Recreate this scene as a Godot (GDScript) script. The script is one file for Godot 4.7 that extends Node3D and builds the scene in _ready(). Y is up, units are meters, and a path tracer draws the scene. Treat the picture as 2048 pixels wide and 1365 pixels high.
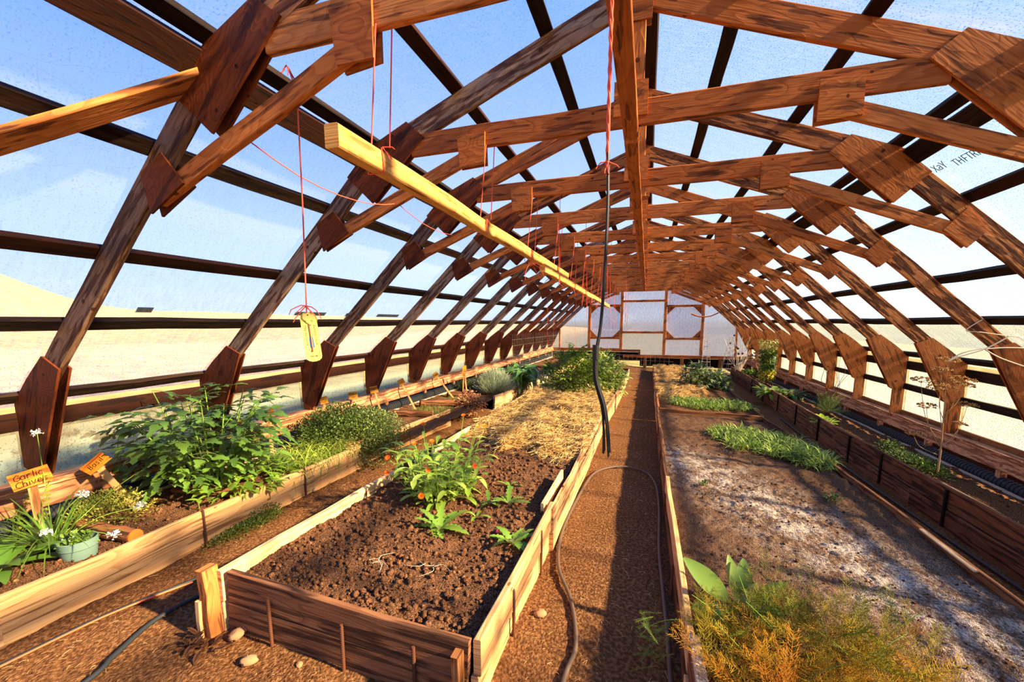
extends Node3D
# Timber greenhouse on a gentle cross slope. Axes: x across, y up, -z (depth d) towards the far end wall.

const EYE := 1.75
const D0 := 1.642      # depth of the first truss in view
const BAY := 1.22
const DEND := 18.1
var rng := RandomNumberGenerator.new()
var fn := FastNoiseLite.new()
var M := {}
var taken := {}


func _ready() -> void:
	# ---------- camera, sky, sun, exposure ----------
	var cam := Camera3D.new()
	cam.name = "camera"
	cam.projection = Camera3D.PROJECTION_FRUSTUM
	cam.near = 0.05
	cam.far = 400.0
	cam.size = 2.0 * 0.05 * 682.5 / 842.68
	cam.frustum_offset = Vector2(0, 0.05 * 85.5 / 842.68)
	cam.position = Vector3(0.129, EYE, 0)
	cam.rotation = Vector3(-0.1447, 0.308, -0.0034)
	cam.current = true
	add_child(cam)
	var env := Environment.new()
	env.background_mode = Environment.BG_SKY
	var sm := ProceduralSkyMaterial.new()
	sm.sky_top_color = Color(0.12, 0.49, 0.93)
	sm.sky_horizon_color = Color(0.82, 0.90, 0.97)
	sm.sky_curve = 0.22
	sm.sky_energy_multiplier = 1.0
	sm.ground_horizon_color = Color(0.72, 0.62, 0.42)
	sm.ground_bottom_color = Color(0.45, 0.38, 0.28)
	sm.sun_angle_max = 0.0
	var sky := Sky.new()
	sky.sky_material = sm
	env.sky = sky
	env.tonemap_mode = Environment.TONE_MAPPER_LINEAR
	env.tonemap_exposure = 1.7
	env.sdfgi_enabled = true
	env.ssao_enabled = true
	env.ssil_enabled = true
	var we := WorldEnvironment.new()
	we.name = "environment"
	we.environment = env
	add_child(we)
	var sun := DirectionalLight3D.new()
	sun.name = "sun"
	sun.light_color = Color(1.0, 0.88, 0.69)
	sun.light_energy = 6.2
	sun.light_angular_distance = 2.2
	sun.shadow_enabled = true
	add_child(sun)
	sun.look_at_from_position(Vector3(0.865, 0.50, 0.04) * 20.0, Vector3.ZERO)

	rng.seed = 7
	fn.seed = 3
	make_materials()
	build_ground()
	build_shell()
	build_trusses()
	build_end_wall()
	build_beds()
	build_hanging()
	build_path_things()
	build_signs()
	build_left_plants()
	build_middle_plants()
	build_right_plants()


# ---------- small helpers ----------
func G(x: float, d: float) -> float:
	return -0.048 * x - 0.006 * d

func P(x: float, y: float, d: float) -> Vector3:
	return Vector3(x, y, -d)

func PG(x: float, h: float, d: float) -> Vector3:
	return Vector3(x, G(x, d) + h, -d)

func rf(a: float, b: float) -> float:
	return rng.randf_range(a, b)

func numbered(n: String) -> String:
	if not taken.has(n):
		taken[n] = 0
		return n
	taken[n] += 1
	return "%s_%03d" % [n, taken[n]]

func tag(o: Node, label: String, category: String, group := "") -> void:
	o.set_meta("label", label)
	o.set_meta("category", category)
	if group != "":
		o.set_meta("group", group)

func thing(called: String, label: String, category: String, at := Vector3.ZERO, turn := 0.0, group := "") -> Node3D:
	var o := Node3D.new()
	o.name = numbered(called)
	add_child(o)
	o.position = at
	o.rotation.y = turn
	tag(o, label, category, group)
	return o

func struct(called: String, label: String) -> Node3D:
	var o := Node3D.new()
	o.name = called
	add_child(o)
	o.set_meta("kind", "structure")
	o.set_meta("label", label)
	return o

func part(called: String, mesh: Mesh, mat: Material, parent: Node, xf := Transform3D.IDENTITY) -> MeshInstance3D:
	var o := MeshInstance3D.new()
	o.name = called
	o.mesh = mesh
	o.material_override = mat
	o.transform = xf
	parent.add_child(o, true)
	return o

func scatter(called: String, mesh: Mesh, mat: Material, xfs: Array, cols: Array, parent: Node) -> MultiMeshInstance3D:
	var mm := MultiMesh.new()
	mm.transform_format = MultiMesh.TRANSFORM_3D
	mm.use_colors = true
	mm.mesh = mesh
	mm.instance_count = xfs.size()
	for i in xfs.size():
		mm.set_instance_transform(i, xfs[i])
		mm.set_instance_color(i, cols[i])
	var o := MultiMeshInstance3D.new()
	o.name = called
	o.multimesh = mm
	o.material_override = mat
	o.set_meta("kind", "stuff")
	parent.add_child(o, true)
	return o

func lin(r: float, g: float, b: float) -> Color:
	return Color(r / 255.0, g / 255.0, b / 255.0).srgb_to_linear()

func mixc(a: Color, b: Color, t: float) -> Color:
	return a.lerp(b, t)

func aim(at: Vector3, dir: Vector3, up: Vector3, s := Vector3.ONE) -> Transform3D:
	# local +z along dir, local y near up
	var z := dir.normalized()
	var x := up.cross(z)
	if x.length() < 0.01:
		x = Vector3.RIGHT.cross(z)
		if x.length() < 0.01:
			x = Vector3.FORWARD.cross(z)
	x = x.normalized()
	var y := z.cross(x)
	return Transform3D(Basis(x * s.x, y * s.y, z * s.z), at)


# ---------- mesh building ----------
class MB:
	var v := PackedVector3Array()
	var n := PackedVector3Array()
	var uv := PackedVector2Array()
	var col := PackedColorArray()
	var ix := PackedInt32Array()

	func tri3(a: int, b: int, c: int, nn: Vector3) -> void:
		var g := (v[b] - v[a]).cross(v[c] - v[a])
		if g.dot(nn) > 0.0:
			ix.append(a); ix.append(c); ix.append(b)
		else:
			ix.append(a); ix.append(b); ix.append(c)

	func vert(p: Vector3, nn: Vector3, t: Vector2) -> int:
		v.append(p); n.append(nn); uv.append(t)
		return v.size() - 1

	func quad(a: Vector3, b: Vector3, c: Vector3, d: Vector3, ta: Vector2, tb: Vector2, tc: Vector2, td: Vector2) -> void:
		var nn := (b - a).cross(c - a)
		if nn.length() < 1e-12:
			nn = (c - a).cross(d - a)
		nn = nn.normalized()
		var i := vert(a, nn, ta)
		vert(b, nn, tb); vert(c, nn, tc); vert(d, nn, td)
		tri3(i, i + 1, i + 2, nn); tri3(i, i + 2, i + 3, nn)

	# sawn timber from a to b: w wide along up, t thick across; chamfered, slightly waney
	func board(a: Vector3, b: Vector3, w: float, t: float, up: Vector3, u0: float, v0: float, ch := 0.004, segs := 1, wob := 0.0, r: RandomNumberGenerator = null) -> void:
		var ax := (b - a)
		var L := ax.length()
		ax = ax / L
		var y := (up - ax * up.dot(ax)).normalized()
		var z := ax.cross(y)
		var hw := w * 0.5
		var ht := t * 0.5
		var ring := [Vector2(hw - ch, ht), Vector2(hw, ht - ch), Vector2(hw, -ht + ch), Vector2(hw - ch, -ht), Vector2(-hw + ch, -ht), Vector2(-hw, -ht + ch), Vector2(-hw, ht - ch), Vector2(-hw + ch, ht)]
		var rows := []
		for s in segs + 1:
			var f := float(s) / segs
			var row := []
			var oy := 0.0
			var oz := 0.0
			if wob > 0.0 and r != null and s > 0 and s < segs:
				oy = r.randf_range(-wob, wob)
				oz = r.randf_range(-wob, wob)
			for q in ring:
				var jy := 0.0
				if wob > 0.0 and r != null:
					jy = r.randf_range(-wob, wob) * 0.35
				row.append(a + ax * (L * f) + y * (q.x + oy + jy) + z * (q.y + oz))
			rows.append(row)
		var per := 0.0
		for k in 8:
			var k2 := (k + 1) % 8
			var d: float = ring[k].distance_to(ring[k2])
			for s in segs:
				var ua := u0 + L * s / segs
				var ub := u0 + L * (s + 1) / segs
				var p0: Vector3 = rows[s][k]
				var p1: Vector3 = rows[s][k2]
				var p2: Vector3 = rows[s + 1][k2]
				var p3: Vector3 = rows[s + 1][k]
				var nn := (p1 - p0).cross(p3 - p0).normalized()
				var mid := (p0 + p1 + p2 + p3) * 0.25 - (a + ax * (L * (s + 0.5) / segs))
				if nn.dot(mid) < 0.0:
					nn = -nn
				var i := vert(p0, nn, Vector2(ua, v0 + per))
				vert(p1, nn, Vector2(ua, v0 + per + d)); vert(p2, nn, Vector2(ub, v0 + per + d)); vert(p3, nn, Vector2(ub, v0 + per))
				tri3(i, i + 1, i + 2, nn); tri3(i, i + 2, i + 3, nn)
			per += d
		for e in 2:
			var row: Array = rows[0] if e == 0 else rows[segs]
			var nn := -ax if e == 0 else ax
			var i := v.size()
			for k in 8:
				vert(row[k], nn, Vector2(u0 + ring[k].y * 0.3, v0 + ring[k].x * 2.0))
			for k in range(1, 7):
				tri3(i, i + k, i + k + 1, nn)

	# flat polygon in xy, pushed from z0 to z1; grain runs along angle ang
	func prism(poly: PackedVector2Array, z0: float, z1: float, ang: float, u0: float, v0: float) -> void:
		var tr := Geometry2D.triangulate_polygon(poly)
		var c := cos(ang)
		var s := sin(ang)
		for e in 2:
			var z := z0 if e == 0 else z1
			var nn := Vector3(0, 0, -1) if z0 < z1 else Vector3(0, 0, 1)
			if e == 1:
				nn = -nn
			var i := v.size()
			for p in poly:
				vert(Vector3(p.x, p.y, z), nn, Vector2(u0 + p.x * c + p.y * s, v0 - p.x * s + p.y * c))
			for k in range(0, tr.size(), 3):
				tri3(i + tr[k], i + tr[k + 1], i + tr[k + 2], nn)
		var ccw := not Geometry2D.is_polygon_clockwise(poly)
		for k in poly.size():
			var a := poly[k]
			var b := poly[(k + 1) % poly.size()]
			var d := (b - a)
			var nn := Vector3(d.y, -d.x, 0).normalized()
			if not ccw:
				nn = -nn
			var L := d.length()
			var i := vert(Vector3(a.x, a.y, z0), nn, Vector2(u0, v0))
			vert(Vector3(b.x, b.y, z0), nn, Vector2(u0 + L, v0)); vert(Vector3(b.x, b.y, z1), nn, Vector2(u0 + L, v0 + absf(z1 - z0))); vert(Vector3(a.x, a.y, z1), nn, Vector2(u0, v0 + absf(z1 - z0)))
			tri3(i, i + 1, i + 2, nn); tri3(i, i + 2, i + 3, nn)

	func tube(pts: Array, r0: float, r1: float, sides := 6, cap := true) -> void:
		var k := pts.size()
		var up := Vector3.UP
		var first := v.size()
		var side := Vector3.ZERO
		var dist := 0.0
		for i in k:
			var t: Vector3
			if i == 0:
				t = pts[1] - pts[0]
			elif i == k - 1:
				t = pts[k - 1] - pts[k - 2]
			else:
				t = pts[i + 1] - pts[i - 1]
			t = t.normalized()
			if side == Vector3.ZERO:
				side = t.cross(up)
				if side.length() < 0.05:
					side = t.cross(Vector3.RIGHT)
			side = (side - t * side.dot(t)).normalized()
			var b := t.cross(side)
			if i > 0:
				dist += pts[i].distance_to(pts[i - 1])
			var r := lerpf(r0, r1, float(i) / (k - 1))
			for j in sides + 1:
				var a := TAU * j / sides
				var nn := side * cos(a) + b * sin(a)
				vert(pts[i] + nn * r, nn, Vector2(dist, r * a))
		for i in k - 1:
			for j in sides:
				var a := first + i * (sides + 1) + j
				var nn := n[a] + n[a + 1]
				tri3(a, a + 1, a + sides + 2, nn); tri3(a, a + sides + 2, a + sides + 1, nn)
		if cap:
			for e in 2:
				var base := first if e == 0 else first + (k - 1) * (sides + 1)
				var nn: Vector3 = (pts[0] - pts[1]).normalized() if e == 0 else (pts[k - 1] - pts[k - 2]).normalized()
				var i := v.size()
				for j in sides:
					vert(v[base + j], nn, Vector2(v[base + j].x, v[base + j].y))
				for j in range(1, sides - 1):
					tri3(i, i + j, i + j + 1, nn)

	# leaf blade starting at origin of xf, growing along +z, facing +y
	func leaf(xf: Transform3D, L: float, W: float, bend: float, fold: float, rows: int, prof: Callable) -> void:
		var first := v.size()
		for i in rows + 1:
			var f := float(i) / rows
			var a := bend * f
			var z := L * (sin(a) / a if absf(a) > 0.01 else 1.0) * f
			var y := -L * f * (tan(a * 0.5))
			var w: float = W * 0.5 * prof.call(f)
			var tn := Vector3(0, cos(a), sin(a))
			for j in 3:
				var sx := float(j - 1)
				var p := Vector3(sx * w, y + absf(sx) * w * fold, z)
				var nn := (tn - Vector3(sx * fold, 0, 0)).normalized()
				vert(xf * p, (xf.basis * nn).normalized(), Vector2(f * L, (sx * 0.5 + 0.5) * W))
		for i in rows:
			for j in 2:
				var a := first + i * 3 + j
				var nn := n[a]
				tri3(a, a + 1, a + 4, nn); tri3(a, a + 4, a + 3, nn)

	func lathe(prof: PackedVector2Array, c: Vector3, sides: int, tilt := Basis.IDENTITY) -> void:
		for i in prof.size() - 1:
			var a := prof[i]
			var b := prof[i + 1]
			var e := b - a
			var nr := Vector2(e.y, -e.x).normalized()
			var first := v.size()
			for j in sides + 1:
				var t := TAU * j / sides
				var d := Vector3(cos(t), 0, sin(t))
				var nn := d * nr.x + Vector3.UP * nr.y
				vert(c + tilt * (d * a.x + Vector3.UP * a.y), tilt * nn, Vector2(t * 0.1, a.y))
				vert(c + tilt * (d * b.x + Vector3.UP * b.y), tilt * nn, Vector2(t * 0.1, b.y))
			for j in sides:
				var q := first + j * 2
				var nn := n[q] + n[q + 2]
				tri3(q, q + 2, q + 3, nn); tri3(q, q + 3, q + 1, nn)

	func blob(c: Vector3, r: Vector3, ns: FastNoiseLite, amp: float, la := 6, lo := 8) -> void:
		var first := v.size()
		for i in la + 1:
			var p := PI * i / la
			for j in lo + 1:
				var t := TAU * (j % lo) / lo
				var d := Vector3(sin(p) * cos(t), cos(p), sin(p) * sin(t))
				var k := 1.0 + amp * ns.get_noise_3d(c.x * 7.0 + d.x * 9.0, c.y * 7.0 + d.y * 9.0, c.z * 7.0 + d.z * 9.0)
				vert(c + Vector3(d.x * r.x, d.y * r.y, d.z * r.z) * k, Vector3(d.x / r.x, d.y / r.y, d.z / r.z).normalized(), Vector2(float(j) / lo * r.x * 4.0, p * r.y))
		for i in la:
			for j in lo:
				var a := first + i * (lo + 1) + j
				var nn := n[a] + n[a + lo + 2]
				tri3(a, a + 1, a + lo + 2, nn); tri3(a, a + lo + 2, a + lo + 1, nn)

	func done() -> ArrayMesh:
		var arr := []
		arr.resize(Mesh.ARRAY_MAX)
		arr[Mesh.ARRAY_VERTEX] = v
		arr[Mesh.ARRAY_NORMAL] = n
		arr[Mesh.ARRAY_TEX_UV] = uv
		arr[Mesh.ARRAY_TEX_UV2] = uv
		if col.size() == v.size() and col.size() > 0:
			arr[Mesh.ARRAY_COLOR] = col
		arr[Mesh.ARRAY_INDEX] = ix
		var m := ArrayMesh.new()
		m.add_surface_from_arrays(Mesh.PRIMITIVE_TRIANGLES, arr)
		return m


func board_mesh(a: Vector3, b: Vector3, w: float, t: float, up: Vector3, segs := 1, wob := 0.0, ch := 0.004) -> ArrayMesh:
	var mb := MB.new()
	mb.board(a, b, w, t, up, rf(0, 8), rf(0, 8), ch, segs, wob, rng)
	return mb.done()

func tube_mesh(pts: Array, r0: float, r1: float, sides := 6) -> ArrayMesh:
	var mb := MB.new()
	mb.tube(pts, r0, r1, sides)
	return mb.done()

func smooth(pts: Array, per := 5) -> Array:
	var c := Curve3D.new()
	for i in pts.size():
		var t := Vector3.ZERO
		if i > 0 and i < pts.size() - 1:
			t = (pts[i + 1] - pts[i - 1]) / 6.0
		c.add_point(pts[i], -t, t)
	var out := []
	for i in pts.size() - 1:
		for k in per:
			out.append(c.sample(i, float(k) / per))
	out.append(pts[-1])
	return out

# height-field patch between x0..x1 and d0..d1
func terrain(x0: float, x1: float, d0: float, d1: float, nx: int, nd: int, h: Callable, tint = null) -> ArrayMesh:
	var mb := MB.new()
	var hs := PackedFloat32Array()
	for j in nd + 1:
		for i in nx + 1:
			hs.append(h.call(lerpf(x0, x1, float(i) / nx), lerpf(d0, d1, float(j) / nd)))
	var sx := (x1 - x0) / nx
	var sd := (d1 - d0) / nd
	for j in nd + 1:
		for i in nx + 1:
			var x := x0 + sx * i
			var d := d0 + sd * j
			var k := j * (nx + 1) + i
			var gx := (hs[j * (nx + 1) + mini(i + 1, nx)] - hs[j * (nx + 1) + maxi(i - 1, 0)]) / (2.0 * sx)
			var gd := (hs[mini(j + 1, nd) * (nx + 1) + i] - hs[maxi(j - 1, 0) * (nx + 1) + i]) / (2.0 * sd)
			mb.vert(Vector3(x, hs[k], -d), Vector3(-gx, 1, gd).normalized(), Vector2(x, d))
			if tint != null:
				mb.col.append(tint.call(x, d))
	for j in nd:
		for i in nx:
			var a := j * (nx + 1) + i
			mb.ix.append_array(PackedInt32Array([a, a + nx + 1, a + 1, a + 1, a + nx + 1, a + nx + 2]))
	return mb.done()


# ---------- materials ----------
func seamless(w: int, h: int, freq: float, sd: int, octaves := 3, type := FastNoiseLite.TYPE_SIMPLEX_SMOOTH) -> Image:
	var f := FastNoiseLite.new()
	f.noise_type = type
	f.seed = sd
	f.frequency = freq
	f.fractal_octaves = octaves
	return f.get_seamless_image(w, h)

# grain and stain fields of a plank, 1024 x 256, tiling: [grain bytes, stain bytes, knot bytes]
func plank_fields(sd: int, rings: float, warp: float, knots: int) -> Array:
	var w := 1024
	var h := 256
	var a := seamless(128, 128, 0.02, sd, 2)
	a.resize(w, h, Image.INTERPOLATE_CUBIC)
	var wb := a.get_data()
	var b := seamless(64, 512, 0.06, sd + 1, 4)
	b.resize(w, h, Image.INTERPOLATE_CUBIC)
	var fb := b.get_data()
	var c := seamless(90, 256, 0.026, sd + 2, 5)
	c.resize(w, h, Image.INTERPOLATE_CUBIC)
	var sb := c.get_data()
	var kn := []
	var r := RandomNumberGenerator.new()
	r.seed = sd
	for k in knots:
		kn.append(Vector3(r.randf() * w, r.randf() * h, r.randf_range(5.0, 13.0)))
	var grain := PackedByteArray()
	grain.resize(w * h)
	var knot := PackedByteArray()
	knot.resize(w * h)
	var lut := PackedFloat32Array()
	for i in 1024:
		var t := fposmod(i / 64.0, 1.0)
		lut.append(pow(t, 2.2) if t < 0.9 else (1.0 - t) * 8.0)
	# displacement by knots per pixel, only near them
	var push := PackedFloat32Array()
	push.resize(w * h)
	for q in kn:
		var rr: float = q.z
		for dy in range(-46, 47):
			var yy := posmod(int(q.y) + dy, h)
			for dx in range(-120, 121):
				var e := dx * dx / (rr * rr * 9.0) + dy * dy / (rr * rr)
				if e < 14.0:
					var xx := posmod(int(q.x) + dx, w)
					push[yy * w + xx] += (1.0 if dy > 0 else -1.0) * rr * 1.1 * exp(-e * 0.33)
					var core := dx * dx / (rr * rr * 0.9) + dy * dy / (rr * rr * 0.55)
					if core < 1.0:
						knot[yy * w + xx] = maxi(knot[yy * w + xx], int(255.0 * minf(1.0, (1.0 - core) * 3.0 + 0.35 * sin(core * 22.0))))
	for y in h:
		for x in w:
			var i := y * w + x
			var p := (y - push[i]) * rings + wb[i] * warp
			var g := lut[int(absf(p) * 4.0) & 1023] * 0.55 + fb[i] / 255.0 * 0.6
			grain[i] = clampi(int(g * 235.0), 0, 255)
	return [grain, sb, knot, w, h]

func plank_texture(f: Array, pale: Color, dark: Color, stain: Color, knot: Color, s0: float, s1: float, smax: float) -> ImageTexture:
	var g: PackedByteArray = f[0]
	var s: PackedByteArray = f[1]
	var kb: PackedByteArray = f[2]
	var out := PackedByteArray()
	var cnt := g.size()
	out.resize(cnt * 3)
	var l0 := PackedFloat32Array()
	for i in 256:
		l0.append(smoothstep(s0, s1, i / 255.0) * smax)
	var pr := pale.r8; var pg := pale.g8; var pb := pale.b8
	var dr := dark.r8 - pr; var dg := dark.g8 - pg; var db := dark.b8 - pb
	var sr := stain.r8; var sg := stain.g8; var sbb := stain.b8
	for i in cnt:
		var t := g[i] / 255.0
		var q := l0[s[i]] * (0.55 + 0.6 * t)
		if q > 1.0:
			q = 1.0
		var r := pr + dr * t
		var gg := pg + dg * t
		var b := pb + db * t
		r += (sr - r) * q
		gg += (sg - gg) * q
		b += (sbb - b) * q
		if kb[i] > 0:
			var k := kb[i] / 255.0 * 0.8
			r += (knot.r8 - r) * k
			gg += (knot.g8 - gg) * k
			b += (knot.b8 - b) * k
		out[i * 3] = int(r)
		out[i * 3 + 1] = int(gg)
		out[i * 3 + 2] = int(b)
	return ImageTexture.create_from_image(Image.create_from_data(f[3], f[4], false, Image.FORMAT_RGB8, out))

func wood(tex: Texture2D, bump: Texture2D, tint := Color.WHITE, rough := 0.8, relief := 0.12, scale := Vector3(0.7, 2.6, 1)) -> StandardMaterial3D:
	var m := StandardMaterial3D.new()
	m.albedo_color = tint
	m.albedo_texture = tex
	m.roughness = rough
	m.metallic_specular = 0.3
	m.uv1_scale = scale
	m.heightmap_enabled = true
	m.heightmap_texture = bump
	m.heightmap_scale = relief
	return m

func flat(c: Color, rough := 0.85, spec := 0.3) -> StandardMaterial3D:
	var m := StandardMaterial3D.new()
	m.albedo_color = c
	m.roughness = rough
	m.metallic_specular = spec
	return m

func noise_tex(freq: float, sd: int, cols: PackedColorArray, offs: PackedFloat32Array, octaves := 4, size := 512, type := FastNoiseLite.TYPE_SIMPLEX_SMOOTH) -> NoiseTexture2D:
	var t := NoiseTexture2D.new()
	t.width = size
	t.height = size
	t.seamless = true
	var f := FastNoiseLite.new()
	f.noise_type = type
	f.frequency = freq
	f.fractal_octaves = octaves
	f.seed = sd
	t.noise = f
	var g := Gradient.new()
	g.colors = cols
	g.offsets = offs
	t.color_ramp = g
	return t

func c8(r: int, g: int, b: int) -> Color:
	return Color8(r, g, b)

func earth(sd: int, a: Color, b: Color, c: Color, scale: float, relief: float) -> StandardMaterial3D:
	var m := StandardMaterial3D.new()
	m.albedo_texture = noise_tex(0.045, sd, PackedColorArray([a, b, c]), PackedFloat32Array([0.25, 0.52, 0.8]), 5, 512)
	m.uv1_triplanar = true
	m.uv1_world_triplanar = true
	m.uv1_scale = Vector3.ONE * scale
	m.roughness = 1.0
	m.metallic_specular = 0.12
	m.heightmap_enabled = true
	m.heightmap_texture = noise_tex(0.07, sd + 5, PackedColorArray([Color.BLACK, Color.WHITE]), PackedFloat32Array([0.2, 0.85]), 5, 512)
	m.heightmap_scale = relief
	m.vertex_color_use_as_albedo = true
	return m

func leafy(c: Color, back: Color, rough := 0.6) -> StandardMaterial3D:
	var m := StandardMaterial3D.new()
	m.albedo_color = c
	m.roughness = rough
	m.metallic_specular = 0.35
	m.backlight_enabled = true
	m.backlight = back
	m.vertex_color_use_as_albedo = true
	return m

func film(alpha: float, c: Color, tex: Texture2D, back := 1.0) -> StandardMaterial3D:
	var m := StandardMaterial3D.new()
	m.albedo_color = Color(c, alpha)
	m.albedo_texture = tex
	m.transparency = BaseMaterial3D.TRANSPARENCY_ALPHA
	m.cull_mode = BaseMaterial3D.CULL_DISABLED
	m.roughness = 0.45
	m.metallic_specular = 0.3
	m.backlight_enabled = true
	m.backlight = Color(back, back, back)
	m.vertex_color_use_as_albedo = true
	return m

func make_materials() -> void:
	var fa := plank_fields(11, 0.05, 0.16, 2)
	var fb := plank_fields(23, 0.035, 0.22, 3)
	var fp := plank_fields(37, 0.02, 0.42, 3)      # rotary-cut plywood: wide cathedral figure
	var bump_a := ImageTexture.create_from_image(Image.create_from_data(1024, 256, false, Image.FORMAT_L8, fa[0]))
	var bump_p := ImageTexture.create_from_image(Image.create_from_data(1024, 256, false, Image.FORMAT_L8, fp[0]))
	# truss timber: orange brown fir with black-red water stains; some weathered grey
	var o1 := plank_texture(fa, c8(206, 128, 68), c8(148, 76, 34), c8(66, 34, 22), c8(84, 38, 18), 0.62, 0.70, 0.72)
	var o2 := plank_texture(fb, c8(210, 136, 74), c8(156, 84, 40), c8(72, 38, 24), c8(84, 38, 18), 0.66, 0.76, 0.7)
	var os := plank_texture(fb, c8(204, 138, 82), c8(146, 80, 38), c8(58, 28, 18), c8(70, 32, 18), 0.50, 0.57, 0.9)
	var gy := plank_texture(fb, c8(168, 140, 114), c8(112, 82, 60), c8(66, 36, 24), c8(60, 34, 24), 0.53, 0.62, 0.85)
	var py := plank_texture(fp, c8(202, 124, 62), c8(140, 72, 32), c8(74, 38, 22), c8(70, 32, 14), 0.60, 0.78, 0.65)
	var bd := plank_texture(fa, c8(236, 206, 158), c8(186, 136, 88), c8(104, 66, 42), c8(130, 84, 50), 0.62, 0.78, 0.7)
	var be := plank_texture(fb, c8(228, 192, 140), c8(176, 122, 74), c8(92, 56, 36), c8(120, 74, 44), 0.55, 0.7, 0.75)
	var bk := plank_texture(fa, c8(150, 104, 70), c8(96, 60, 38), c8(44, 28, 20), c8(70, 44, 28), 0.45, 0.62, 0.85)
	var si := plank_texture(fb, c8(214, 164, 120), c8(164, 104, 68), c8(104, 58, 40), c8(90, 50, 30), 0.5, 0.62, 0.8)
	M.truss = [wood(o1, bump_a), wood(o2, bump_a), wood(o1, bump_a, Color(0.9, 0.86, 0.82)), wood(o2, bump_a, Color(1.0, 0.95, 0.88))]
	M.stained = [wood(os, bump_a), wood(os, bump_a, Color(0.9, 0.84, 0.8)), wood(o1, bump_a, Color(0.94, 0.9, 0.86))]
	M.ply_shade = [wood(py, bump_p, Color(0.62, 0.52, 0.48), 0.75, 0.08, Vector3(0.8, 2.0, 1)), wood(py, bump_p, Color(0.55, 0.45, 0.42), 0.75, 0.08, Vector3(0.7, 1.7, 1))]  # left gusset plywood, its shade painted in as a darker tint
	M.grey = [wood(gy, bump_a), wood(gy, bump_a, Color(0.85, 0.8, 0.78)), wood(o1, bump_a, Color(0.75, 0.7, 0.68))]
	M.ply = [wood(py, bump_p, Color.WHITE, 0.75, 0.08, Vector3(0.8, 2.0, 1)), wood(py, bump_p, Color(0.88, 0.84, 0.82), 0.75, 0.08, Vector3(0.7, 1.7, 1)), wood(py, bump_p, Color(1.0, 0.97, 0.9), 0.75, 0.08, Vector3(0.9, 2.2, 1))]
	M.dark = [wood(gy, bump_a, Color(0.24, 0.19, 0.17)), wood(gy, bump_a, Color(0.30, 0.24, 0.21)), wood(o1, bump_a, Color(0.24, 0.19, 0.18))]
	var long := Vector3(0.42, 2.6, 1)
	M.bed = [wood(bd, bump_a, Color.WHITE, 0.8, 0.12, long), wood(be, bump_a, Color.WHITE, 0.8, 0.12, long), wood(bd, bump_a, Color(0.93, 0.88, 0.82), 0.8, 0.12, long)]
	M.bedk = [wood(bk, bump_a, Color.WHITE, 0.8, 0.15, long), wood(bk, bump_a, Color(0.85, 0.8, 0.76), 0.8, 0.15, long), wood(be, bump_a, Color(0.66, 0.56, 0.5), 0.8, 0.12, long)]  # boards on shaded sides: shade painted into the colour along with mould
	M.sill = [wood(si, bump_a), wood(si, bump_a, Color(0.9, 0.86, 0.84))]
	M.batten = wood(bd, bump_a, Color(1.0, 0.88, 0.66))
	M.frond = leafy(Color(1, 1, 1), Color(1.0, 0.95, 0.6), 0.7)
	M.stake = wood(bd, bump_a, Color(0.93, 0.85, 0.74))
	M.sign = wood(be, bump_a, Color(1.0, 0.72, 0.30), 0.6, 0.03)
	M.sign_pale = wood(bd, bump_a, Color(1.0, 0.84, 0.42), 0.6, 0.03)
	M.bark = wood(bk, bump_a, Color(0.9, 0.85, 0.8), 1.0, 0.5)
	M.cut = flat(c8(205, 92, 32))
	M.path = earth(51, c8(84, 56, 35), c8(112, 78, 50), c8(140, 102, 68), 1.4, 0.5)
	M.soil = earth(61, c8(62, 42, 29), c8(98, 68, 48), c8(140, 104, 76), 3.4, 0.6)
	M.soil_ash = earth(65, c8(150, 136, 124), c8(206, 196, 184), c8(240, 234, 226), 3.4, 0.6)
	M.mulch = earth(71, c8(96, 64, 30), c8(150, 108, 54), c8(200, 158, 92), 3.0, 0.8)
	M.field = earth(81, c8(168, 138, 86), c8(184, 154, 100), c8(196, 170, 118), 0.05, 0.0)
	M.straw = leafy(Color(1, 1, 1), Color(0.3, 0.3, 0.3), 0.7)
	M.leaf = leafy(Color(1, 1, 1), Color(0.7, 0.75, 0.5), 0.5)
	M.dry = leafy(Color(1, 1, 1), Color(0.2, 0.2, 0.15), 0.9)
	M.stem = flat(c8(120, 150, 60))
	M.stemdry = flat(c8(176, 142, 100))
	M.rebar = flat(c8(92, 56, 40), 0.8)
	M.black = flat(c8(24, 24, 26), 0.5, 0.4)
	M.pipe = flat(c8(38, 42, 46), 0.55, 0.4)
	M.hose = flat(c8(86, 70, 58), 0.6, 0.4)
	M.stripe = flat(c8(226, 110, 70), 0.6)
	M.twine = flat(c8(226, 92, 70), 0.8)
	M.cord = flat(c8(226, 210, 184), 0.9)
	M.stone = flat(c8(150, 118, 86), 0.9)
	M.wire = flat(c8(150, 146, 138), 0.4, 0.5)
	M.ink = flat(c8(40, 26, 16), 0.9)
	M.white = flat(c8(236, 236, 232), 0.8)
	M.pot = flat(c8(96, 122, 112), 0.5)
	M.yellow = flat(c8(214, 200, 110), 0.6)
	M.red = flat(c8(206, 96, 66), 0.5)
	M.blue = flat(c8(60, 110, 190), 0.5)
	M.curb = flat(c8(176, 158, 134), 0.95)
	M.tape = flat(c8(60, 78, 88), 0.6)
	M.print = flat(c8(92, 130, 140), 0.8)
	# plastic film: dust, dried drops and condensation streaks that run down the slope
	var streak := seamless(256, 64, 0.09, 5, 4)
	streak.resize(512, 512, Image.INTERPOLATE_CUBIC)
	var spots := seamless(512, 512, 0.11, 9, 3)
	var sa := streak.get_data()
	var sp := spots.get_data()
	var fx := PackedByteArray()
	fx.resize(512 * 512 * 4)
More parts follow.
